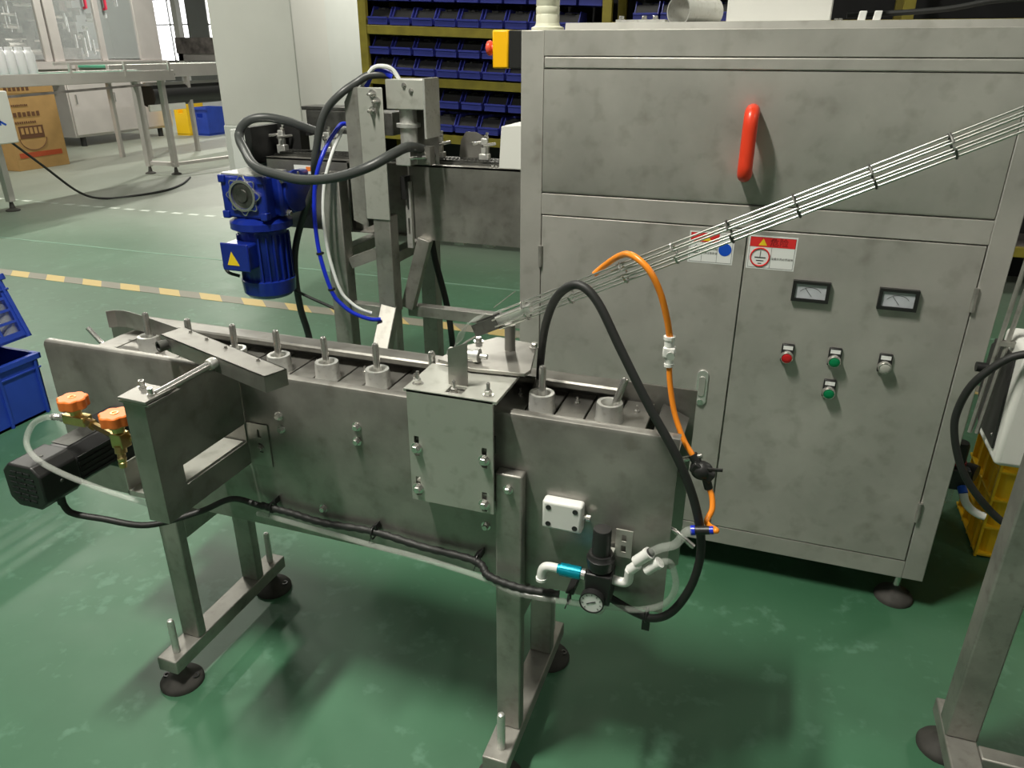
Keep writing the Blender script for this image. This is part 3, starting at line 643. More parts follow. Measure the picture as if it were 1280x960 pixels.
# ---------------------------------------------------------------- thick black hose
hz = obj('black_hose', G().tube([(-.434, 1.442, .935), (-.434, 1.442, .970), (-.424, 1.42, 1.03), (-.402, 1.37, 1.10), (-.372, 1.32, 1.165), (-.34, 1.29, 1.203), (-.31, 1.28, 1.212), (-.275, 1.27, 1.185), (-.225, 1.255, 1.105), (-.165, 1.24, 1.01), (-.105, 1.23, .92), (-.065, 1.23, .83), (-.045, 1.23, .74), (-.052, 1.23, .655), (-.08, 1.225, .585), (-.115, 1.225, .552), (-.155, 1.235, .545), (-.20, 1.25, .550), (-.235, 1.26, .556)], .0084, 12), 'rubber')
tag(hz, 'thick black hose arching from the conveyor top down around its right end', 'hose')
gl = thing('hose_gland', 'grey metal gland at the foot of the thick black hose', 'gland', (-.434, 1.442, .90))
obj('nut', G().lathe([(.016, 0), (.017, .01), (.017, .026), (.012, .032), (.011, .045)], (-.434, 1.442, .90), Z, 6), 'tube_steel', gl)
hc = thing('hose_clip', 'black hose clip under the right end of the conveyor', 'clip', (-.13, 1.235, .52))
obj('strap', G().tube([(-.135, 1.236 - .014 * math.cos(q), .546 + .014 * math.sin(q)) for q in [2 * PI * k / 14 for k in range(15)]], .0035, 6, 0), 'black', hc)
obj('tail', G().box((-.142, 1.224, .516), (-.126, 1.230, .54)), 'black', hc)

# ================================================================== ELECTRIC CABINET
cb = thing('control_cabinet', 'tall stainless control cabinet with doors, meters and push buttons', 'cabinet', (-.07, 2.5, 0))
CY, CX0, CX1, CZ0, CZ1 = 2.165, -.724, .583, .115, 1.652
obj('carcass', G().box((CX0 + .002, CY + .014, CZ0 + .002), (CX1 - .002, 3.0, CZ1 - .002)), 'cabsteel', cb)
obj('post', G().box((CX0, CY, CZ0), (-.6575, CY + .013, CZ1)), 'cabsteel', cb, bev=.0025)
obj('post', G().box((.5235, CY, CZ0), (CX1, CY + .013, CZ1)), 'cabsteel', cb, bev=.0025)
for z0, z1 in ((1.5875, CZ1), (1.1535, 1.2145), (CZ0, .177)):
    obj('rail', G().box((-.6573, CY + .0003, z0), (.5233, CY + .013, z1)), 'cabsteel', cb, bev=.0012)
obj('cover_strip', G().box((-.6555, CY - .002, 1.556), (.5215, CY + .011, 1.585)), 'cabsteel', cb, bev=.003)
g = G().prism([(CY - .001, 1.5535), (CY - .001, 1.226), (CY + .002, 1.219), (CY + .008, 1.2175), (CY + .011, 1.219), (CY + .011, 1.5535)], (-.6555, 0, 0), Y, Z, X, 1.177)
obj('upper_panel', g, 'cabsteel', cb)
dL = obj('door', G().box((-.6545, CY - .001, .1805), (-.0625, CY + .012, 1.150)), 'cabsteel', cb, bev=.0015)
dR = obj('door', G().box((-.0585, CY - .001, .1805), (.5205, CY + .012, 1.150)), 'cabsteel', cb, bev=.0015)
for x, z, d in ((.5225, 1.01, dR), (.5225, .356, dR), (-.657, 1.026, dL), (-.657, .37, dL)):
    h = obj('hinge', G().cyl((x, CY - .004, z - .032), (x, CY - .004, z + .032), .0065, 12), 'tube_steel', d)
# recessed oval latch
def oval(w, h, n=10):
    r = w / 2; o = [(r * math.cos(t), h / 2 - r + r * math.sin(t)) for t in [PI * k / n for k in range(n + 1)]]
    return o + [(-a, -b) for a, b in o]
lt = obj('latch', G().prism(oval(.034, .118), (-.136, CY - .001, .662), X, Z, -Y, .005), 'machined', dL, bev=.0015)
obj('latch_lever', G().prism(oval(.020, .066), (-.136, CY - .006, .668), X, Z, -Y, .003), 'alu', lt, bev=.001)
obj('lock', G().lathe([(.0085, 0), (.0085, .004)], (-.136, CY - .0061, .617), -Y, 14), 'chrome', lt)
# red handle
obj('pull_handle', G().tube([(-.086, CY, 1.452), (-.086, CY - .035, 1.460), (-.086, CY - .062, 1.455), (-.086, CY - .074, 1.436), (-.086, CY - .076, 1.40), (-.086, CY - .076, 1.345), (-.086, CY - .074, 1.318), (-.086, CY - .060, 1.304), (-.086, CY, 1.300)], .0185, 14, 5), 'red', cb)
# stickers
FX = CY - .001
def sticker(x0, x1, z0, z1, ground):
    s = obj('sticker', G().box((x0, FX - .0006, z0), (x1, FX, z1)), 'stickwhite', dR if ground else dL, flat=True)
    w, h = x1 - x0, z1 - z0; y = FX - .0011
    def p(nm, a, b, c, d, m): obj(nm, G().box((x0 + a * w, y, z0 + c * h), (x0 + b * w, y + .0004, z0 + d * h)), m, s, flat=True)
    def rect(a, b, c, d):
        t = .006; p('rule', a, b, c, c + t * 1.3, 'ink'); p('rule', a, b, d - t * 1.3, d, 'ink'); p('rule', a, a + t, c, d, 'ink'); p('rule', b - t, b, c, d, 'ink')
    rect(.03, .97, .04, .96)
    if ground:
        p('header', .03, .97, .67, .96, 'stickred'); p('rule', .49, .496, .04, .67, 'ink')
        cx, cz = x0 + .27 * w, z0 + .355 * h
        obj('ring_mark', G().tube([(cx + .025 * math.cos(t), y, cz + .025 * math.sin(t)) for t in [2 * PI * k / 24 for k in range(25)]], .0022, 6, 0), 'stickred', s)
        p('earth_mark', .265, .28, .36, .55, 'ink'); p('earth_mark', .16, .39, .33, .36, 'ink'); p('earth_mark', .20, .355, .24, .265, 'ink'); p('earth_mark', .24, .315, .155, .18, 'ink')
        hx = x0 + .30 * w
        text_mesh('lettering', '危险', .024, (x0 + .63 * w, y - .0006, z0 + .81 * h), X, Z, 'darkred', s)
        text_mesh('lettering', '设备外壳必须接地', .0072, (x0 + .73 * w, y - .0004, z0 + .33 * h), X, Z, 'ink', s)
    else:
        p('header', .03, .66, .67, .96, 'stickred'); p('rule', .64, .646, .04, .96, 'ink'); p('rule', .30, .306, .04, .67, 'ink'); p('rule', .03, .30, .30, .312, 'ink')
        hx = x0 + .40 * w
        obj('blue_disc', G().lathe([(.0178, 0), (.0178, .0006)], (x0 + .81 * w, FX - .0006, z0 + .47 * h), -Y, 28), 'stickblue', s)
        for k, tx in enumerate(('开门前请切断', '电源注意安全')): text_mesh('lettering', tx, .0072, (x0 + .475 * w, y - .0004, z0 + (.46 - .13 * k) * h), X, Z, 'ink', s)
        a = (x0 + .06 * w, z0 + .33 * h); b = (x0 + .27 * w, z0 + .33 * h); c = (x0 + .165 * w, z0 + .58 * h)
        for u, v in ((a, b), (b, c), (c, a)): obj('triangle_mark', G().beam((u[0], y, u[1]), (v[0], y, v[1]), .001, .0004, Y), 'ink', s)
        p('triangle_mark', .16, .175, .38, .50, 'darkred')
    tri = [(-.011, -.008), (.011, -.008), (0, .011)]
    obj('warning_mark', G().prism(tri, (hx, y, z0 + .80 * h), X, Z, -Y, .0005), 'stickyellow', s, flat=True)
sticker(-.0545, .073, 1.044, 1.137, True)
sticker(-.216, -.092, 1.047, 1.137, False)
# meters
for mxc, mzc in ((.1255, .994), (.345, .994)):
    mt = obj('meter', G().plate((mxc - .0485, FX - .014, mzc - .029), X, Z, Y, .097, .058, .014, [(.009, .009, .088, .050)]), 'black', dR, flat=True)
    obj('dial', G().box((mxc - .0405, FX - .009, mzc - .021), (mxc + .0405, FX - .001, mzc + .022)), 'meter', mt)
    obj('needle', G().beam((mxc + .004, FX - .0095, mzc - .014), (mxc - .014, FX - .0095, mzc + .008), .0012, .0006, Y), 'ink', mt)
    obj('scale', G().tube([(mxc + .032 * math.cos(t), FX - .0093, mzc - .016 + .028 * math.sin(t)) for t in [PI * (.18 + .64 * k / 12) for k in range(13)]], .0006, 4, 0), 'ink', mt)
for bx, bz, m in ((.091, .799, 'btnred'), (.217, .803, 'btngreen'), (.347, .802, 'btngrey'), (.218, .706, 'btngreen')):
    pb = obj('push_button', G().box((bx - .017, FX - .010, bz - .018), (bx + .017, FX, bz + .036)), 'black', dR, bev=.003)
    obj('name_tag', G().box((bx - .013, FX - .0112, bz + .020), (bx + .013, FX - .010, bz + .031)), 'stickwhite', pb)
    obj('bezel', G().lathe([(.0175, .008), (.0175, .026), (.0155, .029), (.0145, .029), (.0145, .024)], (bx, FX, bz), -Y, 24, cap0=False, cap1=False), 'chrome', pb)
    obj('cap', G().lathe([(.0145, .020), (.0143, .027), (.012, .029), (.004, .0295)], (bx, FX, bz), -Y, 24), m, pb)
# feet
for fx_, fy_ in ((.527, 2.22), (-.668, 2.22), (.527, 2.93), (-.668, 2.93)):
    f = obj('foot', G().lathe([(.057, 0), (.0575, .008), (.052, .018), (.030, .03), (.018, .04), (.014, .05)], (fx_, fy_, 0), Z, 32), 'footrub', cb)
    obj('stud', G().cyl((fx_, fy_, .03), (fx_, fy_, CZ0 + .002), .011, 12), 'chrome', cb)
    obj('lock_nut', G().lathe([(.016, 0), (.016, .014)], (fx_, fy_, .088), Z, 6), 'chrome', cb)
obj('screw_hole', G().lathe([(.010, 0), (.010, .004), (.0055, .004), (.0055, 0.001)], (.527 + .036, 2.22 + .01, .021), Z, 12), 'black', cb)
# top deck
obj('top_cover', G().prism([(2.168, 1.650), (2.172, 1.669), (2.9, 1.672), (2.95, 1.650)], (-.60, 0, 0), Y, Z, X, 1.175), 'cabsteel', cb)
# emergency stop on the left side
es = thing('emergency_stop', 'yellow and black emergency stop box with red button on the cabinet side', 'switch', (-.774, 2.235, 1.555))
obj('base', G().box((-.773, 2.20, 1.554), (-.7245, 2.272, 1.653)), 'black', es, bev=.002)
obj('cover', G().box((-.822, 2.197, 1.553), (-.773, 2.275, 1.654)), 'estopyellow', es, bev=.005)
obj('mushroom', G().lathe([(.012, 0), (.012, .012), (.017, .014), (.020, .018), (.0205, .023), (.018, .028), (.008, .030)], (-.822, 2.236, 1.607), -X, 24), 'salmon', es)

# things standing on the cabinet
cp_ = thing('cream_pipe', 'cream coloured plastic pipe post with round flange on the cabinet top', 'pipe', (-.674, 2.25, CZ1))
obj('flange', G().lathe([(.046, 0), (.046, .008), (.036, .012), (.034, .018)], (-.674, 2.25, CZ1), Z, 28), 'cream', cp_)
obj('pipe', G().lathe([(.033, .01), (.033, .04), (.0318, .042), (.033, .044), (.033, .06), (.0318, .062), (.033, .064), (.033, .45)], (-.674, 2.25, CZ1), Z, 28), 'cream', cp_)
st_ = thing('steel_tube', 'short open silver tube lying on the cabinet top beside the white box', 'tube', (-.22, 2.30, CZ1))
tdir = V((.55, 1, 0)).normalized(); tc0 = V((-.307, 2.215, CZ1 + .0445)); n = 28
obj('wall', G().lathe([(.0345, .0), (.0375, 0), (.0375, .15), (.0345, .15), (.0345, 0)], tc0, tdir, 28, cap0=False, cap1=False), 'machined', st_)
obj('cradle', G().beam(tc0 - Z * .040 + tdir * .03, tc0 - Z * .040 + tdir * .13, .04, .008), 'alu', st_)
bk = thing('clamp_bracket', 'low grey clamp bracket with screws beside the silver tube', 'bracket', (-.40, 2.28, CZ1))
obj('sheet', G().prism([(-.625, 0), (-.56, .010), (-.47, .020), (-.34, .022), (-.34, .012), (-.37, .012), (-.37, 0)], (0, 2.26, CZ1), X, Z, Y, .10), 'alu', bk)
obj('bar', G().box((-.48, 2.25, CZ1 + .016), (-.345, 2.30, CZ1 + .026)), 'machined', bk)
obj('block', G().box((-.44, 2.24, CZ1), (-.41, 2.30, CZ1 + .016)), 'black', bk)
for x in (-.468, -.405, -.375): hexbolt('bolt', (x, 2.27, CZ1 + .026), Z, .007, bk)
wx = thing('white_case', 'plain white sheet metal case standing on the cabinet top', 'case', (.03, 2.45, CZ1))
obj('shell', G().box((-.190, 2.29, CZ1 + .018), (.072, 2.60, CZ1 + .32)), 'offwhite', wx, bev=.004)
obj('base_tray', G().box((-.17, 2.287, CZ1), (.105, 2.605, CZ1 + .019)), 'alu', wx)
for x in (.085, .096): hexbolt('bolt', (x, 2.31, CZ1 + .019), Z, .005, wx)
for i, x in enumerate((.137, .171)):
    t = obj('white_clip', G().prism([(-.010, 0), (.008, 0), (.0115, .036), (-.0055, .036)], (x, 2.19, CZ1 + .002), X, Z, Y, .012), 'white', bev=.002)
    tag(t, 'small white plastic clip on the cabinet top, %s one' % ('left' if i == 0 else 'right'), 'clip', 'white clips on the cabinet')
bc = obj('black_cable', G().tube([(.13, 2.75, 1.70), (.25, 2.75, 1.705), (.40, 2.75, 1.715), (.52, 2.75, 1.735), (.62, 2.74, 1.735), (.68, 2.72, 1.705), (.70, 2.70, 1.66), (.70, 2.70, 1.55)], .008, 8), 'rubber')
tag(bc, 'black cable curving along behind the top of the cabinet', 'cable')

# ================================================================== REAR CHAIN CONVEYOR
rc = thing('chain_conveyor', 'stainless chain conveyor on posts running behind into the cabinet side', 'conveyor', (-1.35, 2.6, 0))
RY = 2.5
obj('side_panel', G().box((-1.262, RY, .960), (-.726, RY + .004, 1.228)), 'steel', rc)
obj('side_panel', G().box((-1.86, RY, .966), (-1.51, RY + .004, 1.228)), 'steel', rc)
obj('side_panel', G().box((-1.51, RY + .03, .966), (-1.262, RY + .034, 1.228)), 'tube_steel', rc)
obj('side_panel', G().box((-1.86, RY + .20, .966), (-.726, RY + .204, 1.228)), 'steel', rc)
obj('top_deck', G().box((-1.86, RY, 1.222), (-.726, RY + .204, 1.229)), 'steel', rc)
obj('bottom_tray', G().box((-1.84, RY + .004, .966), (-.726, RY + .20, .97)), 'tube_steel', rc)
g = G()
for row in range(2):
    for i in range(74):
        x = -1.83 + i * .0145; yy = RY + .055 + row * .045
        g.lathe([(.0055, 0), (.0055, .016)], (x, yy, 1.2385), Y, 6)
        g.box((x - .0035, yy - .004, 1.232), (x + .0125, yy - .001, 1.243)); g.box((x - .0035, yy + .017, 1.232), (x + .0125, yy + .020, 1.243))
ck = obj('roller_chain', g, 'darksteel', rc, flat=True); ck['kind'] = 'stuff'
obj('chain_guide', G().box((-1.85, RY + .04, 1.229), (-.75, RY + .048, 1.236)).box((-1.85, RY + .125, 1.229), (-.75, RY + .135, 1.244)), 'darksteel', rc)
obj('end_housing', G().box((-1.93, RY - .02, 1.20), (-1.90, RY + .21, 1.335)).box((-1.90, RY + .15, 1.20), (-1.80, RY + .21, 1.335)).box((-1.93, RY + .19, 1.29), (-1.78, RY + .21, 1.335)), 'black', rc)
obj('end_plate', G().box((-2.0, RY - .015, 1.02), (-1.93, RY + .21, 1.325)), 'dado', rc, bev=.004)
cl0 = None
for x, dz in ((-1.862, 0), (-1.655, 0), (-1.185, 0), (-1.01, 0)):
    t_ = G().box((x - .018, RY + .10, 1.229), (x + .018, RY + .13, 1.262)).box((x - .012, RY + .106, 1.26), (x + .012, RY + .124, 1.315))
    k = obj('rail_clamp', t_, 'machined', rc, bev=.003)
    obj('clamp_rod', G().cyl((x - .034, RY + .08, 1.297), (x - .002, RY + .14, 1.300), .006, 10), 'chrome', k)
    obj('clamp_rod', G().cyl((x + .004, RY + .08, 1.292), (x + .03, RY + .14, 1.294), .006, 10), 'chrome', k)
    obj('clamp_screw', G().lathe([(.009, 0), (.009, .008), (.005, .008), (.005, .02)], (x + .005, RY + .115, 1.315), (.3, 0, 1), 8), 'chrome', k)
for x in (-1.08, -.965): hexbolt('bolt', (x, RY + .10, .966), -Z, .009, rc, nut=True); obj('under_clamp', G().box((x - .02, RY + .02, .945), (x + .02, RY + .05, .966)), 'machined', rc)
for x in (-1.25, -1.235, -.945, -.93): hexbolt('bolt', (x, RY + .018, 1.229), Z, .0045, rc)
# white guard box by the cabinet
gb = thing('guard_box', 'small white guard box with red label between chain conveyor and cabinet', 'box', (-.82, 2.56, 1.229))
obj('shell', G().prism([(-.915, 0), (-.726, 0), (-.726, .15), (-.905, .138)], (0, RY + .001, 1.2295), X, Z, Y, .19), 'offwhite', gb, bev=.002)
obj('red_label', G().box((-.85, RY + .06, 1.3765), (-.80, RY + .15, 1.381)), 'salmon', gb)
# post with head
g = G().box((-1.350, 2.38, .70), (-1.283, 2.44, 1.062)); obj('post', g, 'tube_steel', rc, bev=.003)
obj('post', G().box((-1.55, 2.38, .40), (-1.478, 2.44, 1.20)), 'tube_steel', rc, bev=.003)
obj('post', G().box((-1.55, 2.74, 0.06), (-1.478, 2.80, 1.0)), 'tube_steel', rc, bev=.003)
obj('post', G().box((-1.350, 2.74, 0.06), (-1.283, 2.80, 1.0)), 'tube_steel', rc, bev=.003)
obj('post', G().box((-.80, 2.74, 0.06), (-.74, 2.80, .70)), 'tube_steel', rc, bev=.003)
obj('post', G().box((-1.55, 2.38, .06), (-1.478, 2.44, .40)), 'tube_steel', rc)
obj('front_brace', G().beam((-1.3165, 2.41, .72), (-1.285, 2.20, .50), .062, .055), 'tube_steel', rc, bev=.003)
obj('front_leg', G().box((-1.315, 2.13, .06), (-1.255, 2.19, .52)), 'tube_steel', rc, bev=.003)
for lx in (-1.285, -1.514, -1.317, -.77): obj('foot', G().lathe([(.05, 0), (.05, .01), (.02, .03), (.012, .07)], (lx, 2.16 if lx == -1.285 else (2.41 if lx == -1.514 else 2.77), 0), Z, 20), 'footrub', rc)
obj('foot', G().lathe([(.05, 0), (.05, .01), (.02, .03), (.012, .07)], (-1.514, 2.77, 0), Z, 20), 'footrub', rc)
obj('cross_bar', G().box((-1.283, RY - .02, .662), (-.74, RY + .02, .705)), 'tube_steel', rc, bev=.002)
obj('cross_bar', G().box((-.80, RY + .02, .662), (-.75, RY + .26, .705)), 'tube_steel', rc, bev=.002)
obj('cross_bar', G().box((-1.478, 2.39, .675), (-1.35, 2.43, .72)), 'tube_steel', rc, bev=.002)
obj('cross_bar', G().box((-1.54, 2.44, .88), (-1.49, 2.74, .92)), 'tube_steel', rc, bev=.002)
obj('cross_bar', G().box((-1.34, 2.44, .88), (-1.29, 2.74, .92)), 'tube_steel', rc, bev=.002)
obj('cross_bar', G().beam((-1.478, 2.42, .87), (-1.35, 2.45, .92), .03, .04), 'tube_steel', rc)
obj('diagonal_brace', G().beam((-1.275, RY - .03, .70), (-1.20, RY - .01, .965), .05, .035, Y), 'tube_steel', rc, bev=.002)
# head: folded upright channel
hd = obj('head_front', G().box((-1.372, 2.375, 1.05), (-1.279, 2.379, 1.488)), 'alu', rc, bev=.002)
g = G().prism([(2.379, 1.02), (2.50, 1.02), (2.50, 1.44), (2.47, 1.484), (2.44, 1.488), (2.379, 1.488)], (-1.374, 0, 0), Y, Z, X, .004)
obj('head_side', g, 'tube_steel', rc)
obj('head_side', G().prism([(0, 0), (.055, .02), (.055, .42), (.03, .462), (0, .47)], (-1.372, 2.379, 1.02), (-1, .0, 0), Z, Y, .004), 'tube_steel', rc)
obj('head_box', G().box((-1.279, 2.40, 1.420), (-1.1355, 2.4995, 1.513)), 'alu', rc, bev=.002)
obj('head_plate', G().box((-1.135, 2.385, 1.33), (-1.128, 2.499, 1.518)), 'machined', rc)
obj('head_back', G().box((-1.279, 2.501, 1.235), (-1.138, 2.505, 1.515)), 'steel', rc)
obj('dark_socket', G().box((-1.275, 2.46, 1.11), (-1.255, 2.499, 1.19)), 'black', rc)
obj('air_cylinder', G().lathe([(.03, 1.30), (.03, 1.36), (.042, 1.36), (.042, 1.372), (.03, 1.372), (.03, 1.42)], (-1.225, 2.45, 0), Z, 20), 'machined', rc)
obj('guide_block', G().box((-1.262, 2.41, 1.235), (-1.205, 2.47, 1.285)), 'machined', rc, bev=.003)
obj('guide_block', G().box((-1.185, 2.42, 1.24), (-1.135, 2.46, 1.30)).lathe([(.014, 0), (.014, .006)], (-1.16, 2.42, 1.27), -Y, 16), 'steel', rc)
obj('slide_screw', G().cyl((-1.20, 2.40, 1.262), (-1.14, 2.40, 1.270), .006, 10), 'chrome', rc)
for x, z in ((-1.315, 1.468), (-1.318, 1.415), (-1.30, 1.445)): hexbolt('bolt', (x, 2.375, z), -Y, .010, rc, nut=True)
for x, z in ((-1.21, 1.495), (-1.185, 1.478)): hexbolt('bolt', (x, 2.40, z), -Y, .006, rc)
obj('slotted_tab', G().plate((-1.268, RY - .022, .93), X, Z, Y, .022, .24, .018, [(.008, .05, .014, .11), (.008, .14, .014, .2)]), 'machined', rc, flat=True)
obj('round_guide', G().prism([(0, 0), (.12, 0), (.12, .05), (.10, .085), (.07, .10), (.03, .10), (.01, .07)], (-1.13, RY + .16, 1.23), X, Z, Y, .004), 'steel', rc)
mnf = obj('valve_manifold', G().box((-1.452, 2.44, 1.20), (-1.415, 2.50, 1.37)), 'alu', rc, bev=.003)
for k in range(4): obj('port', G().lathe([(.014, 0), (.014, .012), (.007, .012)], (-1.435, 2.44, 1.225 + k * .04), -Y, 10), 'machined', mnf)
obj('clutter_block', G().box((-1.80, RY + .205, 1.30), (-1.42, RY + .32, 1.385)).box((-1.82, RY + .205, 1.385), (-1.62, RY + .31, 1.40)), 'darksteel', rc, bev=.003)
obj('red_tag', G().box((-1.475, 2.60, 1.41), (-1.45, 2.62, 1.44)), 'rednet', rc)
obj('black_stub', G().box((-1.475, 2.59, 1.36), (-1.448, 2.63, 1.41)), 'black', rc)
obj('rear_support', G().box((-1.475, 2.58, 1.229), (-1.45, 2.64, 1.36)), 'tube_steel', rc)
sk = obj('warning_sticker', G().box((-1.740, RY - .001, 1.14), (-1.650, RY, 1.205)), 'stickwhite', rc, flat=True)
obj('warning_disc', G().lathe([(.024, 0), (.024, .0006), (.019, .0006), (.019, .0004)], (-1.712, RY - .001, 1.165), -Y, 20, cap0=False), 'stickorange', sk)
obj('flame_mark', G().prism([(-.006, -.012), (.006, -.012), (.009, -.002), (0, .016), (-.008, .0)], (-1.712, RY - .0014, 1.165), X, Z, -Y, .0005), 'ink', sk)
obj('header_bar', G().box((-1.687, RY - .0016, 1.184), (-1.653, RY - .001, 1.200)), 'stickorange', sk, flat=True)
for k in range(3): obj('print_line', G().box((-1.684, RY - .0015, 1.170 - k * .010), (-1.657, RY - .001, 1.173 - k * .010)), 'ink', sk, flat=True)

# ---------------------------------------------------------------- blue gear motor
bm_ = thing('blue_gear_motor', 'blue painted worm gear motor hanging at the end of the chain conveyor', 'motor', (-1.80, 2.32, .74))
gx0, gx1, gy0, gy1, gz0, gz1 = -1.885, -1.70, 2.25, 2.40, 1.045, 1.195
obj('gearbox', G().box((gx0, gy0, gz0), (gx1, gy1, gz1)), 'bluepaint', bm_, bev=.008)
for sx in (gx0 + .012, gx1 - .012):
    for sz in (gz0 + .012, gz1 - .012): obj('corner_lug', G().box((sx - .014, gy0 - .008, sz - .014), (sx + .014, gy0 + .02, sz + .014)), 'bluepaint', bm_, bev=.004)
gc = V((-1.787, gy0 - .001, 1.128))
fl = []
for k in range(64):
    t = 2 * PI * k / 64; r = .062 + .010 * max(0, math.cos(8 * t)) ** 1.0 - .006 * max(0, -math.cos(8 * t)); fl.append((r * math.cos(t), r * math.sin(t)))
obj('output_flange', G().prism(fl, gc, X, Z, -Y, .008), 'chrome', bm_)
obj('flange_face', G().prism([(a * .93, b * .93) for a, b in fl], gc - Y * .008, X, Z, -Y, .001), 'bluepaint', bm_)
obj('bearing_ring', G().lathe([(.055, .008), (.055, .014), (.046, .014), (.046, .006)], gc, -Y, 32), 'chrome', bm_)
obj('shaft_cap', G().lathe([(.046, .006), (.044, .010), (.030, .013), (.024, .011), (.022, .016), (.010, .016)], gc, -Y, 28), 'darksteel', bm_)
obj('top_plate', G().box((gx0 + .006, gy0 + .004, gz1 - .002), (gx1 - .004, gy1, gz1 + .008)), 'machined', bm_, bev=.003)
obj('coupling_box', G().box((-1.712, gy0 + .05, 1.05), (-1.668, gy1 + .09, 1.195)), 'bluepaint', bm_, bev=.01)
obj('coupling_flange', G().lathe([(.07, 0), (.075, .006), (.075, .016), (.06, .02)], (-1.675, 2.39, 1.13), X, 24), 'bluepaint', bm_)
for y_, z_ in ((2.31, 1.19), (2.33, 1.07), (2.40, 1.20)): hexbolt('bolt', (-1.668, y_, z_ - .01), (1, 0, 0), .009, bm_)
mc_ = V((-1.79, 2.33, 0))
obj('neck_flange', G().lathe([(.105, 1.0), (.112, 1.004), (.112, 1.028), (.095, 1.036), (.07, 1.05)], mc_, Z, 32), 'bluepaint', bm_)
obj('motor_body', G().lathe([(.082, .80), (.086, .806), (.086, .985), (.09, 1.0)], mc_, Z, 32), 'bluepaint', bm_)
g = G()
for k in range(22):
    t = 2 * PI * k / 22
    if -2.2 < (t if t < PI else t - 2 * PI) < -1.2: continue
    d_ = V((math.cos(t), math.sin(t), 0)); g.beam(mc_ + d_ * .088 + Z * .808, mc_ + d_ * .088 + Z * .98, .005, .016, d_)
obj('cooling_fins', g, 'bluepaint', bm_)
obj('fan_cowl', G().lathe([(.062, .738), (.082, .745), (.096, .76), (.1, .81), (.094, .812)], mc_, Z, 32), 'bluepaint', bm_)
tb = obj('terminal_box', G().box((-1.872, 2.195, .868), (-1.762, 2.27, .962)), 'bluepaint', bm_, bev=.010, seg=3)
obj('lid', G().box((-1.876, 2.188, .864), (-1.758, 2.197, .966)), 'bluepaint', tb, bev=.006)
obj('warning_triangle', G().prism([(-.026, -.020), (.026, -.020), (-.003, .030)], (-1.826, 2.1878, .906), X, Z, -Y, .001), 'stickyellow', tb, flat=True)
obj('cable_gland', G().cyl((-1.876, 2.235, .89), (-1.895, 2.232, .885), .010, 10), 'black', tb)
obj('stub_cable', G().tube([(-1.893, 2.232, .886), (-1.902, 2.228, .870), (-1.885, 2.225, .845), (-1.85, 2.24, .83)], .006, 8), 'rubber', tb)

# ---------------------------------------------------------------- hoses around the rear machine
def hose(name, pts, r, m, label, cat='hose', n=10): return tag(obj(name, G().tube(pts, r, n), m), label, cat)
hose('grey_hose', [(-1.655, 2.58, 1.315), (-1.677, 2.560, 1.325), (-1.744, 2.500, 1.359), (-1.810, 2.450, 1.375), (-1.867, 2.420, 1.361), (-1.892, 2.400, 1.312), (-1.829, 2.340, 1.271), (-1.711, 2.235, 1.233), (-1.590, 2.200, 1.215), (-1.484, 2.180, 1.208), (-1.362, 2.180, 1.222), (-1.252, 2.200, 1.257), (-1.195, 2.260, 1.292), (-1.176, 2.340, 1.307), (-1.170, 2.440, 1.288), (-1.165, 2.530, 1.25)], .0165, 'greyhose', 'thick grey hose looping in front of the chain conveyor')
hose('black_hose', [(-1.279, 2.460, 1.520), (-1.309, 2.440, 1.526), (-1.353, 2.420, 1.522), (-1.385, 2.400, 1.502), (-1.423, 2.360, 1.470), (-1.468, 2.340, 1.425), (-1.496, 2.330, 1.371), (-1.520, 2.330, 1.297), (-1.544, 2.340, 1.231), (-1.60, 2.410, 1.147), (-1.690, 2.450, 1.023), (-1.740, 2.450, 0.897), (-1.756, 2.450, 0.784), (-1.750, 2.450, 0.652), (-1.728, 2.450, 0.549), (-1.709, 2.440, 0.435), (-1.70, 2.44, .20), (-1.70, 2.44, .01)], .0135, 'greyhose', 'dark hose from the head of the chain conveyor down past its panel')
hose('white_hose', [(-1.394, 2.430, 1.465), (-1.363, 2.42, 1.509), (-1.330, 2.42, 1.546), (-1.296, 2.425, 1.552), (-1.270, 2.440, 1.542), (-1.25, 2.450, 1.51)], .0075, 'stickwhite', 'white tube arching over the top of the machine head', n=8)
hose('blue_air_tube', [(-1.37, 2.43, 1.49), (-1.345, 2.43, 1.525), (-1.31, 2.44, 1.535), (-1.275, 2.45, 1.52)], .012, 'bluetube', 'short blue tube bundle tucked in the top of the machine head', n=8)
hose('blue_air_tube', [(-1.44, 2.44, 1.36), (-1.466, 2.420, 1.365), (-1.478, 2.400, 1.348), (-1.494, 2.360, 1.306), (-1.503, 2.320, 1.254), (-1.517, 2.300, 1.194), (-1.526, 2.290, 1.121), (-1.526, 2.280, 1.033), (-1.511, 2.270, 0.919), (-1.478, 2.270, 0.798), (-1.446, 2.280, 0.749), (-1.405, 2.290, 0.717), (-1.352, 2.310, 0.695), (-1.320, 2.330, 0.692)], .0075, 'bluetube', 'blue air tube hanging in a long curve before the machine legs')
hose('clear_tube', [(-1.44, 2.44, 1.34), (-1.461, 2.420, 1.352), (-1.466, 2.400, 1.332), (-1.478, 2.375, 1.293), (-1.487, 2.345, 1.242), (-1.497, 2.325, 1.188), (-1.503, 2.31, 1.120), (-1.503, 2.30, 1.032), (-1.487, 2.290, 0.918), (-1.457, 2.290, 0.805), (-1.427, 2.30, 0.759), (-1.390, 2.31, 0.730), (-1.356, 2.33, 0.712)], .006, 'stickwhite', 'pale air tube hanging beside the long blue air tube', n=8)
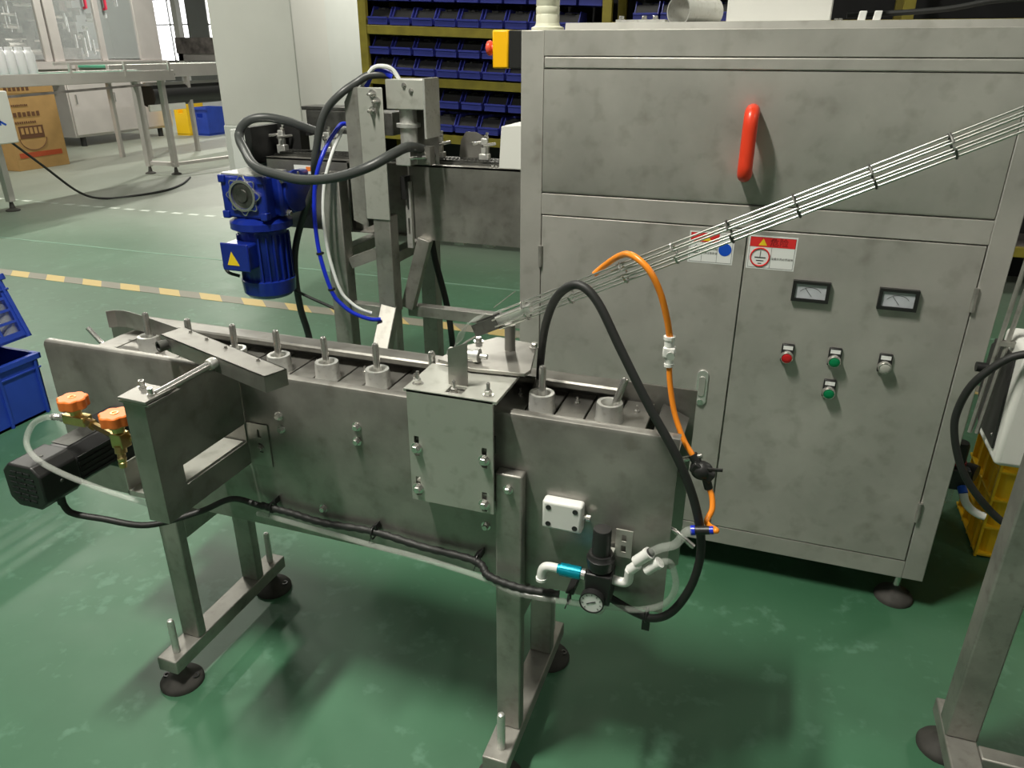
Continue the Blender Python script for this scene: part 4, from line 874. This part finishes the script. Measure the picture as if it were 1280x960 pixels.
hose('black_cable', [(-1.77, 2.40, .775), (-1.744, 2.420, 0.736), (-1.683, 2.440, 0.701), (-1.602, 2.460, 0.664), (-1.55, 2.45, .65)], .006, 'rubber', 'thin black cable from the blue motor to the conveyor leg', 'cable', 8)
hose('black_cable', [(-1.235, 2.620, 0.965), (-1.235, 2.620, 0.927), (-1.224, 2.620, 0.849), (-1.204, 2.620, 0.770), (-1.185, 2.620, 0.690), (-1.170, 2.620, 0.591), (-1.155, 2.62, .4), (-1.15, 2.62, .2), (-1.15, 2.62, .01)], .0125, 'rubber', 'black cable dropping from under the chain conveyor panel', 'cable')
for p, nm in (((-1.515, 2.275, .94), 'middle'), ((-1.482, 2.275, .81), 'lower')):
    t = obj('tube_tie', G().lathe([(.0135, 0), (.0135, .008)], p, (.15, 0, -1), 10), 'black'); tag(t, 'small black tie around the hanging blue air tube, %s one' % nm, 'tie', 'ties on the blue tube')

# ================================================================== STORAGE RACK WITH BINS
RKY = 6.05
rk = thing('storage_rack', 'long olive yellow steel storage rack filled with blue bins', 'rack', (-.3, 6.3, 0))
for x in (-3.40, -1.36, .66, 2.68):
    obj('post', G().box((x - .035, RKY, 0), (x + .035, RKY + .05, 2.9)), 'rack', rk, bev=.004)
    obj('post', G().box((x - .035, RKY + .55, 0), (x + .035, RKY + .60, 2.9)), 'rack', rk, bev=.004)
SHELF = [.35, .98, 1.415, 1.795, 2.40]
for z in SHELF:
    for a, b, k in ((-3.365, -1.395, .0355), (-1.325, .625, 0), (.695, 2.645, 0)):      # the shelves of the left bay sag to the right
        obj('beam', G().prism([(a, z - .07), (b, z - .07 - k * 2), (b, z - k * 2), (a, z)], (0, RKY + .005, 0), X, Z, Y, .04), 'rack', rk, bev=.004)
        obj('shelf', G().prism([(a, z - .03), (b, z - .03 - k * 2), (b, z - .012 - k * 2), (a, z - .012)], (0, RKY + .045, 0), X, Z, Y, .55), 'bgdark', rk)
obj('added_side_sheet', G().box((-3.44, RKY + .05, 0), (-3.436, RKY + .61, 2.9)), 'darkfill', rk)  # dark sheet added to block the bright hall light beside the bins
obj('back_panel', G().box((-3.44, RKY + .61, 0), (2.70, RKY + .62, 2.9)), 'darkfill', rk)
def make_bin(label):
    w, d, h = .088, .30, .135
    t = thing('storage_bin', label, 'bin', (0, 0, 0), 'blue storage bins on the rack')
    g = G()
    g.prism([(0, 0), (d, 0), (d, h), (.10, h), (.035, .052), (0, .052)], (-w, 0, 0), Y, Z, X, .006)
    g.prism([(0, 0), (d, 0), (d, h), (.10, h), (.035, .052), (0, .052)], (w - .006, 0, 0), Y, Z, X, .006)
    g.box((-w, 0, 0), (w, d, .006)); g.box((-w, d - .006, 0), (w, d, h))
    obj('shell', g, 'bin', t, flat=True)
    obj('front_lip', G().prism([(0, .0), (.008, .0), (.008, .05), (.002, .058), (-.012, .056), (-.012, .044), (0, .040)], (-w, -.001, 0), Y, Z, X, 2 * w), 'bin', t, flat=True)
    f = G().prism([(.009, .007), (d - .008, .007), (d - .008, .118), (.10, .112), (.045, .046), (.009, .042)], (-w + .008, 0, 0), Y, Z, X, 2 * w - .016)  # dark block added for the shade inside the bin, loose bits on top
    for k in range(7):
        a = random.uniform(0, 3); cx, cy = random.uniform(-.055, .055), random.uniform(.12, .25)
        f.beam((cx - .02 * math.cos(a), cy - .02 * math.sin(a), .115), (cx + .02 * math.cos(a), cy + .02 * math.sin(a), .118), .018, .018)
    obj('shade_filler', f, 'darkfill', t)
    return t
ORD = ['first', 'second', 'third', 'fourth', 'fifth', 'sixth', 'seventh', 'eighth', 'ninth', 'tenth', 'eleventh', 'twelfth', 'thirteenth', 'fourteenth', 'fifteenth', 'sixteenth', 'seventeenth', 'eighteenth', 'nineteenth', 'twentieth']
bin0 = None
def place_bin(x, y, z, label, rz=0.0, ry=0.0):
    global bin0
    if bin0 is None: bin0 = make_bin(label); b = bin0
    else: b = dup_tree(bin0)
    b.location = (x, y, z); b.rotation_euler = (0, ry, rz); b['label'] = label
rows = [('low row of the top shelf on the rack', -3.26, 16, 1.797, .1985, RKY + .005), ('high row of the top shelf on the rack', -3.29, 16, 1.975, .1985, RKY + .07),
        ('low row of the middle rack shelf', -3.25, 8, 1.425, .200, RKY - .02), ('high row of the middle rack shelf', -3.27, 7, 1.575, .200, RKY + .02),
        ('low row of the bottom rack shelf', -2.90, 7, 1.005, .200, RKY - .02), ('high row of the bottom rack shelf', -2.66, 5, 1.185, .203, RKY + .02)]
for nm, x0, n_, z, pit, yy in rows:
    k = 0
    for i in range(n_):
        x = x0 + i * pit
        if abs(x + 1.36) < .12 and yy < RKY + .05: continue
        if abs(x - .66) < .12 and yy < RKY + .05: continue
        sl = .036 if x < -1.4 else 0.0
        place_bin(x, yy, z - sl * (x + 3.3), '%s blue bin from the left, %s' % (ORD[k], nm), random.uniform(-.02, .02), sl); k += 1

# ================================================================== LEFT: BLUE CRATES
def crate(name, label, w, d, h, ribs, mname='crate', lattice=False):
    """w along Y, d along X, origin at bottom centre"""
    t = thing(name, label, 'crate', (0, 0, 0))
    obj('base', G().box((-d / 2, -w / 2, 0), (d / 2, w / 2, .012)), mname, t)
    for s, nm in ((1, 'x'), (-1, 'x')):
        if lattice and s == 1:
            holes = []
            for i in range(5):
                for j in range(4):
                    a = .03 + i * (w - .06) / 5; b = .03 + j * (h - .08) / 4; holes.append((a + .006, b + .006, a + (w - .06) / 5 - .006, b + (h - .08) / 4 - .006))
            g = G().plate((d / 2 - .006, -w / 2, 0), Y, Z, X, w, h, .006, holes)
        else: g = G().box((s * d / 2, -w / 2, 0), (s * (d / 2 - .006), w / 2, h))
        obj('side_wall', g, mname, t, flat=True)
    for s in (1, -1): obj('end_wall', G().box((-d / 2, s * w / 2, 0), (d / 2, s * (w / 2 - .006), h)), mname, t, flat=True)
    g = G()
    for s in (1, -1):
        g.box((s * d / 2, -w / 2 - .012, h - .028), (s * (d / 2 + .014), w / 2 + .012, h)); g.box((-d / 2 - .014, s * w / 2, h - .028), (d / 2 + .014, s * (w / 2 + .014), h))
        g.box((s * d / 2, -w / 2 - .006, h - .075), (s * (d / 2 + .008), w / 2 + .006, h - .065))
    obj('rim', g, mname, t, bev=.003)
    for i in range(ribs):
        y = -w / 2 + .02 + i * (w - .04) / (ribs - 1)
        obj('rib', G().box((d / 2, y - .006, .0), (d / 2 + .010, y + .006, h - .03)), mname, t)
    return t
c1_ = crate('blue_crate', 'solid blue plastic crate standing on the floor at the left edge', .60, .42, .30, 4)
c1_.location = (-3.40, 2.07, 0)
obj('grip', G().box((.21, -.07, .215), (.226, .07, .255)), 'crate', c1_, bev=.004)
c2_ = crate('lattice_crate', 'tilted blue lattice crate with clear bottles stacked on the solid blue crate', .56, .40, .30, 3, lattice=True)
c2_.location = (-3.375, 2.095, .315); c2_.rotation_euler = (0, -.36, .0)
bt0 = None; nb = 0
for i in range(5):
    for j in range(3):
        x, y = .145 - j * .12, -.22 + i * .11
        if bt0 is None:
            bt0 = obj('clear_bottle', G().lathe([(.040, 0), (.042, .01), (.042, .16), (.03, .19), (.014, .205), (.014, .24)], (0, 0, 0), Z, 12), 'clear', origin=(0, 0, 0)); b = bt0
        else: b = bt0.copy(); COL.objects.link(b)
        tag(b, 'clear plastic bottle in the tilted crate, %s along and %s deep' % (ORD[i], ORD[j]), 'bottle', 'bottles in the lattice crate')
        m4 = Matrix.Translation(V((-3.375, 2.095, .315))) @ Matrix.Rotation(-.36, 4, 'Y'); b.matrix_world = m4 @ Matrix.Translation(V((x, y, .0125)))

# ================================================================== RIGHT: FEEDER MACHINE
fm = thing('feeder_machine', 'white machine case on a square steel leg frame at the right edge', 'machine', (.85, 1.8, 0))
obj('leg', G().box((.556, 1.574, .10), (.626, 1.640, 1.05)), 'tube_steel', fm, bev=.005)
obj('leg', G().box((1.20, 1.574, .10), (1.27, 1.640, .735)), 'tube_steel', fm, bev=.005)
obj('leg', G().box((1.20, 2.10, .10), (1.27, 2.166, .735)), 'tube_steel', fm, bev=.005)
obj('foot_beam', G().box((.556, 1.15, .055), (.626, 1.700, .0995)), 'tube_steel', fm, bev=.004)
obj('foot_beam', G().box((1.20, 1.15, .055), (1.27, 2.20, .0995)), 'tube_steel', fm, bev=.004)
obj('cross_bar', G().box((.627, 1.53, .055), (1.199, 1.572, .099)), 'tube_steel', fm, bev=.004)
for p in ((.578, 1.635), (.59, 1.20), (1.235, 1.20), (1.235, 2.14)): obj('foot', G().lathe([(.057, 0), (.0575, .008), (.052, .018), (.030, .03), (.018, .04), (.014, .055)], (*p, 0), Z, 28), 'footrub', fm)
obj('case', G().box((.545, 1.75, .745), (1.30, 1.93, 1.02)), 'offwhite', fm, bev=.012, seg=3)
obj('case', G().box((.66, 1.932, .745), (1.30, 2.19, .96)), 'offwhite', fm, bev=.012, seg=3)
obj('case_beam', G().box((.600, 1.58, .736), (1.27, 1.64, .7449)).box((.62, 1.64, .736), (.66, 2.16, .7449)).box((1.2, 1.64, .736), (1.27, 2.16, .7449)), 'tube_steel', fm)
obj('side_panel', G().prism([(1.775, .775), (1.93, .775), (1.985, .83), (1.985, .955), (1.94, .985), (1.80, .985)], (.5395, 0, 0), Y, Z, X, .005), 'black', fm, bev=.002)
obj('side_housing', G().box((.5445, 1.925, .79), (.64, 1.99, .97)), 'black', fm, bev=.004)
for p in ((1.80, .80), (1.93, .965), (1.95, .83)): obj('panel_screw', G().lathe([(.004, 0), (.003, .002)], (.5395, p[0], p[1]), -X, 8), 'chrome', fm)
obj('side_knob', G().lathe([(.012, 0), (.012, .028)], (.5395, 1.95, .905), -X, 14), 'black', fm)
for k in (0, 1): obj('guide_rod', G().cyl((.506 + k * .015, 1.84, .78), (.526 + k * .018, 1.84, 1.30), .0050, 8), 'tube_steel', fm)
obj('rod_tie', G().box((.515, 1.834, 1.0), (.5475, 1.846, 1.012)), 'tube_steel', fm)
hose('black_cable', [(.60, 1.735, 1.03), (.541, 1.735, 1.022), (.502, 1.74, 0.997), (.462, 1.75, 0.935), (.449, 1.76, 0.86), (.457, 1.76, 0.801), (.488, 1.76, 0.723), (.536, 1.76, 0.657), (.594, 1.76, 0.604), (.628, 1.76, 0.596), (.66, 1.77, .606), (.72, 1.80, .65), (.75, 1.82, .736)], .0085, 'rubber', 'black cable looping out of the white machine case at the right', 'cable')
# second regulator on the cabinet side
r2 = thing('filter_regulator', 'dark filter regulator with white elbow on the right side of the cabinet', 'regulator', (.64, 2.35, .30))
obj('body', G().box((.60, 2.31, .37), (.672, 2.40, .44)), 'black', r2, bev=.005)
obj('mount', G().box((.583, 2.33, .38), (.602, 2.38, .50)), 'tube_steel', r2)
obj('knob', G().lathe([(.024, .44), (.024, .505), (.020, .515)], (.636, 2.355, 0), Z, 18), 'black', r2)
obj('red_band', G().lathe([(.027, .442), (.027, .452)], (.636, 2.355, 0), Z, 18), 'maroon', r2)
obj('side_gauge', G().lathe([(.026, 0), (.026, .03)], (.668, 2.36, .42), (1, -.6, 0), 18), 'black', r2)
obj('blue_port', G().cyl((.655, 2.312, .385), (.66, 2.295, .372), .013, 12), 'stickblue', r2)
obj('elbow', G().tube([(.66, 2.297, .372), (.668, 2.288, .350), (.685, 2.285, .330), (.71, 2.285, .315), (.728, 2.285, .310)], .012, 12, 4), 'white', r2)
obj('bowl', G().lathe([(.02, .37), (.02, .31), (.008, .30)], (.63, 2.355, 0), Z, 14), 'clear', r2)
# yellow crate
yc = thing('yellow_crate', 'yellow ribbed plastic crate standing on end behind the right machine', 'crate', (.95, 2.72, 0))
yx0, yx1, yy0, yy1, yh = .815, 1.22, 2.545, 2.90, .56
obj('shell', G().box((yx0 + .015, yy0 + .015, 0.0), (yx1, yy1, yh)), 'yellow', yc, bev=.02)
for k in range(6):
    z = .012 + k * (yh - .02) / 5
    obj('ledge', G().box((yx0, yy0, z - .005), (yx1, yy1 - .01, z + .005)), 'yellow', yc, bev=.003)
for k in range(6):
    x = yx0 + .004 + k * .079
    obj('rib', G().box((x - .004, yy0 + .001, .002), (x + .004, yy0 + .016, yh)), 'yellow', yc)
for k in range(4):
    y = yy0 + .06 + k * .085
    obj('rib', G().box((yx0 + .001, y - .004, .002), (yx0 + .016, y + .004, yh)), 'yellow', yc)
for k in range(4): obj('red_tag', G().box((yx0 + .16, yy0 + .004, .05 + k * .108), (yx0 + .175, yy0 + .017, .11 + k * .108)), 'maroon', yc)

# ================================================================== FAR LEFT BACKGROUND
# packing machine with windows, its long face runs along Y
FXm = -11.9
fmn = thing('packing_machine', 'large enclosed grey packing machine with windows in the left background', 'machine', (-12.8, 11.3, 0))
obj('body', G().box((-14.0, 10.70, .16), (FXm - .03, 13.1, 1.30)), 'bgmetal', fmn, bev=.01)
for (a, b) in ((10.72, 11.55), (11.58, 12.40), (12.42, 13.08)):
    d_ = obj('cabinet_door', G().box((FXm - .03, a, .20), (FXm, b, 1.22)), 'bgmetal', fmn, bev=.008)
    obj('door_latch', G().box((FXm, a + .10, .72), (FXm + .02, a + .13, .88)), 'chrome', d_)
obj('table', G().box((-14.0, 10.0, 1.30), (FXm + .06, 13.15, 1.42)), 'bgmetal', fmn)
for (a, b) in ((10.42, 10.56), (10.60, 10.80), (11.62, 11.74), (12.55, 13.1)):
    obj('post', G().box((FXm - .06, a, 1.42), (FXm, b, 3.4)), 'bgmetal', fmn, bev=.01)
obj('post', G().box((FXm - .10, 9.2, 1.42), (FXm - .04, 9.35, 3.4)), 'bgmetal', fmn)
obj('top_hood', G().box((-14.0, 9.2, 2.60), (FXm + .02, 13.1, 3.4)), 'bgmetal', fmn)
obj('window_pane', G().box((FXm - .04, 10.8, 1.45), (FXm - .03, 11.62, 2.6)), 'pane', fmn); obj('window_pane', G().box((FXm - .04, 11.74, 1.45), (FXm - .03, 12.55, 2.6)), 'pane', fmn)
obj('window_pane', G().box((FXm - .04, 9.35, 1.45), (FXm - .03, 10.42, 2.6)), 'pane', fmn)
obj('back_wall', G().box((-14.0, 9.2, 1.42), (-13.95, 13.1, 2.6)), 'bgdark', fmn)
g = G(); rr = random.Random(5)
for k in range(90):
    y = rr.uniform(9.4, 12.5); z = rr.uniform(1.45, 2.5); x = rr.uniform(-13.6, -12.2); L2 = rr.uniform(.05, .35)
    c = rr.random()
    if c < .4: g.cyl((x, y, z), (x, y + L2, z), rr.uniform(.012, .04), 8)
    elif c < .7: g.cyl((x, y, z), (x, y, z + L2), rr.uniform(.012, .04), 8)
    else: g.box((x, y, z), (x + .12, y + L2 * .5, z + L2 * .5))
q = obj('mechanism', g, 'chrome', fmn); q['kind'] = 'stuff'
g = G()
for k in range(25):
    y = rr.uniform(9.4, 12.5); z = rr.uniform(1.45, 2.5); g.box((-13.7, y, z), (-13.2, y + rr.uniform(.05, .25), z + rr.uniform(.05, .3)))
q = obj('dark_mechanism', g, 'bgdark', fmn); q['kind'] = 'stuff'
for y in (11.42, 11.86): obj('red_handle', G().tube([(FXm + .0, y, 2.27), (FXm + .05, y, 2.27), (FXm + .05, y, 2.5), (FXm, y, 2.5)], .025, 8, 0), 'rednet', fmn)
for y in (10.9, 12.8): obj('foot', G().cyl((-12.0, y, 0), (-12.0, y, .16), .05, 10), 'black', fmn); obj('foot', G().cyl((-13.8, y, 0), (-13.8, y, .16), .05, 10), 'black', fmn)
# out-feed conveyor in front of it
oc = thing('belt_conveyor', 'pale metal belt conveyor on thin legs in front of the packing machine', 'conveyor', (-8.0, 7.0, 0))
obj('side_rail', G().box((-7.83, 4.4, 1.235), (-7.79, 8.75, 1.36)), 'bgmetal', oc, bev=.006)
obj('side_rail', G().box((-8.45, 4.4, 1.235), (-8.41, 8.75, 1.36)), 'bgmetal', oc, bev=.006)
obj('belt', G().box((-8.41, 4.4, 1.30), (-7.83, 8.75, 1.345)), 'belt', oc)
obj('guide_rail', G().box((-7.86, 6.95, 1.44), (-7.84, 8.72, 1.47)), 'bgmetal', oc)
for y in (7.1, 7.9, 8.65): obj('guide_post', G().box((-7.815, y, 1.30), (-7.785, y + .03, 1.47)), 'bgmetal', oc)
obj('end_roller', G().cyl((-8.40, 8.77, 1.30), (-7.84, 8.77, 1.30), .04, 14), 'black', oc)
obj('cable_tray', G().beam((-7.78, 5.6, 1.13), (-7.78, 8.3, 1.20), .03, .025), 'bgdark', oc)
for lx, y in ((-7.63, 5.99), (-8.02, 8.72), (-8.42, 8.66), (-8.43, 5.99)):
    x = max(-8.43, min(-7.81, lx)) if y > 6 else (-7.81 if lx > -8 else -8.43)
    obj('leg', G().beam((x if y < 6 else lx, y, .10), (x if y < 6 else lx, y, 1.24), .07, .07), 'bgmetal', oc, bev=.004)
    obj('foot', G().lathe([(.07, 0), (.07, .012), (.03, .03), (.015, .11)], (x if y < 6 else lx, y, 0), Z, 14), 'footrub', oc)
obj('leg_tie', G().box((-8.44, 8.64, .12), (-8.0, 8.70, .17)), 'bgmetal', oc)
obj('leg_tie', G().beam((-8.0, 8.75, .14), (-7.5, 10.4, .16), .05, .04), 'bgmetal', oc)
obj('box_end', G().box((-7.76, 5.35, .72), (-7.50, 6.02, 1.22)), 'offwhite', oc, bev=.01)
obj('logo_mark', G().beam((-7.499, 5.80, .98), (-7.499, 5.92, .90), .02, .002, X).beam((-7.499, 5.86, 1.0), (-7.499, 5.86, .90), .015, .002, X), 'stickblue', oc)
# white bottles on it
bt = None
for i in range(7):
    for j in range(2):
        y = 6.02 + i * .118; x = -7.92 - j * .13
        if bt is None:
            bt = obj('white_bottle', G().lathe([(.052, 0), (.055, .012), (.055, .21), (.048, .235), (.035, .25), (.035, .28), (.03, .282)], (x, y, 1.345), Z, 12), 'bottle'); b = bt
        else: b = bt.copy(); COL.objects.link(b); b.location = (x, y, 1.345)
        tag(b, 'white translucent bottle on the belt conveyor, %s in the %s row' % (ORD[i], 'near' if j == 0 else 'back'), 'bottle', 'white bottles on the belt conveyor')
# carton
ctn = thing('carton', 'brown printed cardboard carton on the floor under the belt conveyor', 'carton', (-10.62, 8.6, 0))
obj('box', G().box((-10.95, 8.16, 0), (-10.30, 9.02, 1.16)), 'card', ctn, bev=.006)
cxf = -10.299
def cmark(nm, y0, y1, z0, z1, m, k=0): obj(nm, G().box((cxf + k * .002, y0, z0), (cxf + .002 + k * .002, y1, z1)), m, ctn, flat=True)
cmark('flap_tape', 8.17, 9.0, 1.04, 1.15, 'card')
for (z, y0, n_, s_) in ((1.10, 8.22, 6, .06), (.88, 8.27, 9, .026), (.76, 8.27, 6, .065), (.65, 8.27, 10, .03)):
    for k in range(n_): cmark('print_mark', y0 + k * s_ * 1.15, y0 + k * s_ * 1.15 + s_ * .75, z - s_ * .5, z + s_ * (.5 if k % 2 else .40), 'print', 1)
cmark('print_panel', 8.30, 8.70, .43, .60, 'print', 0)
for k in range(5): cmark('panel_letter', 8.33 + k * .072, 8.33 + k * .072 + .045, .49, .575, 'card', 1)
obj('print_arc', G().tube([(cxf + .001, 8.5 + .22 * math.cos(t), .43 + .16 * math.sin(t)) for t in [PI + PI * k / 12 for k in range(13)]], .006, 5, 0), 'print', ctn)
cmark('red_stripe', 8.22, 8.93, .17, .24, 'redprint', 0)
# second conveyor and crates further back
c3 = thing('roller_conveyor', 'second pale conveyor with a black roller behind the belt conveyor', 'conveyor', (-9.6, 11.5, 0))
obj('side_rail', G().box((-9.62, 9.4, 1.20), (-9.56, 13.2, 1.40)), 'bgmetal', c3, bev=.006); obj('side_rail', G().box((-10.2, 9.4, 1.20), (-10.14, 13.2, 1.40)), 'bgmetal', c3, bev=.006)
obj('belt', G().box((-10.14, 9.4, 1.36), (-9.62, 13.2, 1.39)), 'belt', c3)
obj('roller', G().cyl((-9.7, 10.2, .93), (-9.7, 12.8, .93), .17, 20), 'black', c3)
obj('lower_rail', G().box((-9.64, 10.1, 1.08), (-9.60, 13.0, 1.13)), 'chrome', c3)
obj('bracket_arm', G().box((-9.63, 10.1, .70), (-9.58, 10.9, .80)), 'offwhite', c3, bev=.01)
for y_ in (9.9, 11.0, 12.6): obj('leg', G().box((-9.62, y_, 0), (-9.56, y_ + .06, 1.2)), 'bgmetal', c3); obj('leg', G().box((-10.2, y_, 0), (-10.14, y_ + .06, 1.2)), 'bgmetal', c3)
for nm, lab, m, x, y_, w, h in (('yellow_bin', 'small yellow crate on the floor beside the far roller conveyor', 'yellow', -11.64, 13.3, .32, .66), ('pale_blue_bin', 'small blue crate on the floor next to the far yellow crate', 'crate', -11.26, 13.4, .36, .52)):
    t = thing(nm, lab, 'crate', (x, y_, 0)); obj('shell', G().plate((x - w / 2, y_ - .25, .02), X, Z, Y, w, h, .02, [(w * .3, h * .62, w * .7, h * .78)]).box((x - w / 2, y_ + .23, .02), (x + w / 2, y_ + .25, h + .02)).box((x - w / 2, y_ - .23, .02), (x - w / 2 + .02, y_ + .23, h + .02)).box((x + w / 2 - .02, y_ - .23, .02), (x + w / 2, y_ + .23, h + .02)).box((x - w / 2, y_ - .25, 0), (x + w / 2, y_ + .25, .03)), m, t, flat=True)
    obj('rim', G().box((x - w / 2 - .02, y_ - .275, h - .02), (x + w / 2 + .02, y_ - .25, h + .03)), m, t)
hose('floor_cable', [(-7.72, 6.02, .78), (-7.60, 6.3, .45), (-7.5, 6.6, .12), (-7.4, 6.85, .014), (-7.2, 7.2, .012), (-7.15, 7.55, .012), (-7.3, 8.0, .012), (-7.6, 8.5, .012)], .014, 'rubber', 'black cable trailing over the floor under the belt conveyor', 'cable', 6)
hose('white_hose', [(-7.75, 9.6, .012), (-7.65, 9.5, .25), (-7.4, 9.4, .42), (-7.1, 9.2, .38), (-6.95, 9.1, .2), (-6.9, 9.0, .012)], .02, 'stickwhite', 'white hose arching above the floor near the pillar', 'hose', 6)
# distant machine block against the windows
dm = thing('distant_machine', 'pale machine frame with red panel standing before the bright windows', 'machine', (-16, 21, 0))
obj('table', G().box((-18.0, 20.5, 1.3), (-13.5, 21.5, 1.5)), 'bgmetal', dm); obj('red_panel', G().box((-15.4, 20.4, 1.5), (-13.6, 20.45, 1.85)), 'rednet', dm)
obj('dark_block', G().box((-18.0, 20.45, 1.5), (-16.1, 21.0, 1.95)), 'bgdark', dm)
for x in (-18, -16.2, -15.0, -13.9): obj('post', G().box((x, 20.5, 0), (x + .18, 20.7, 3.0)), 'offwhite', dm)
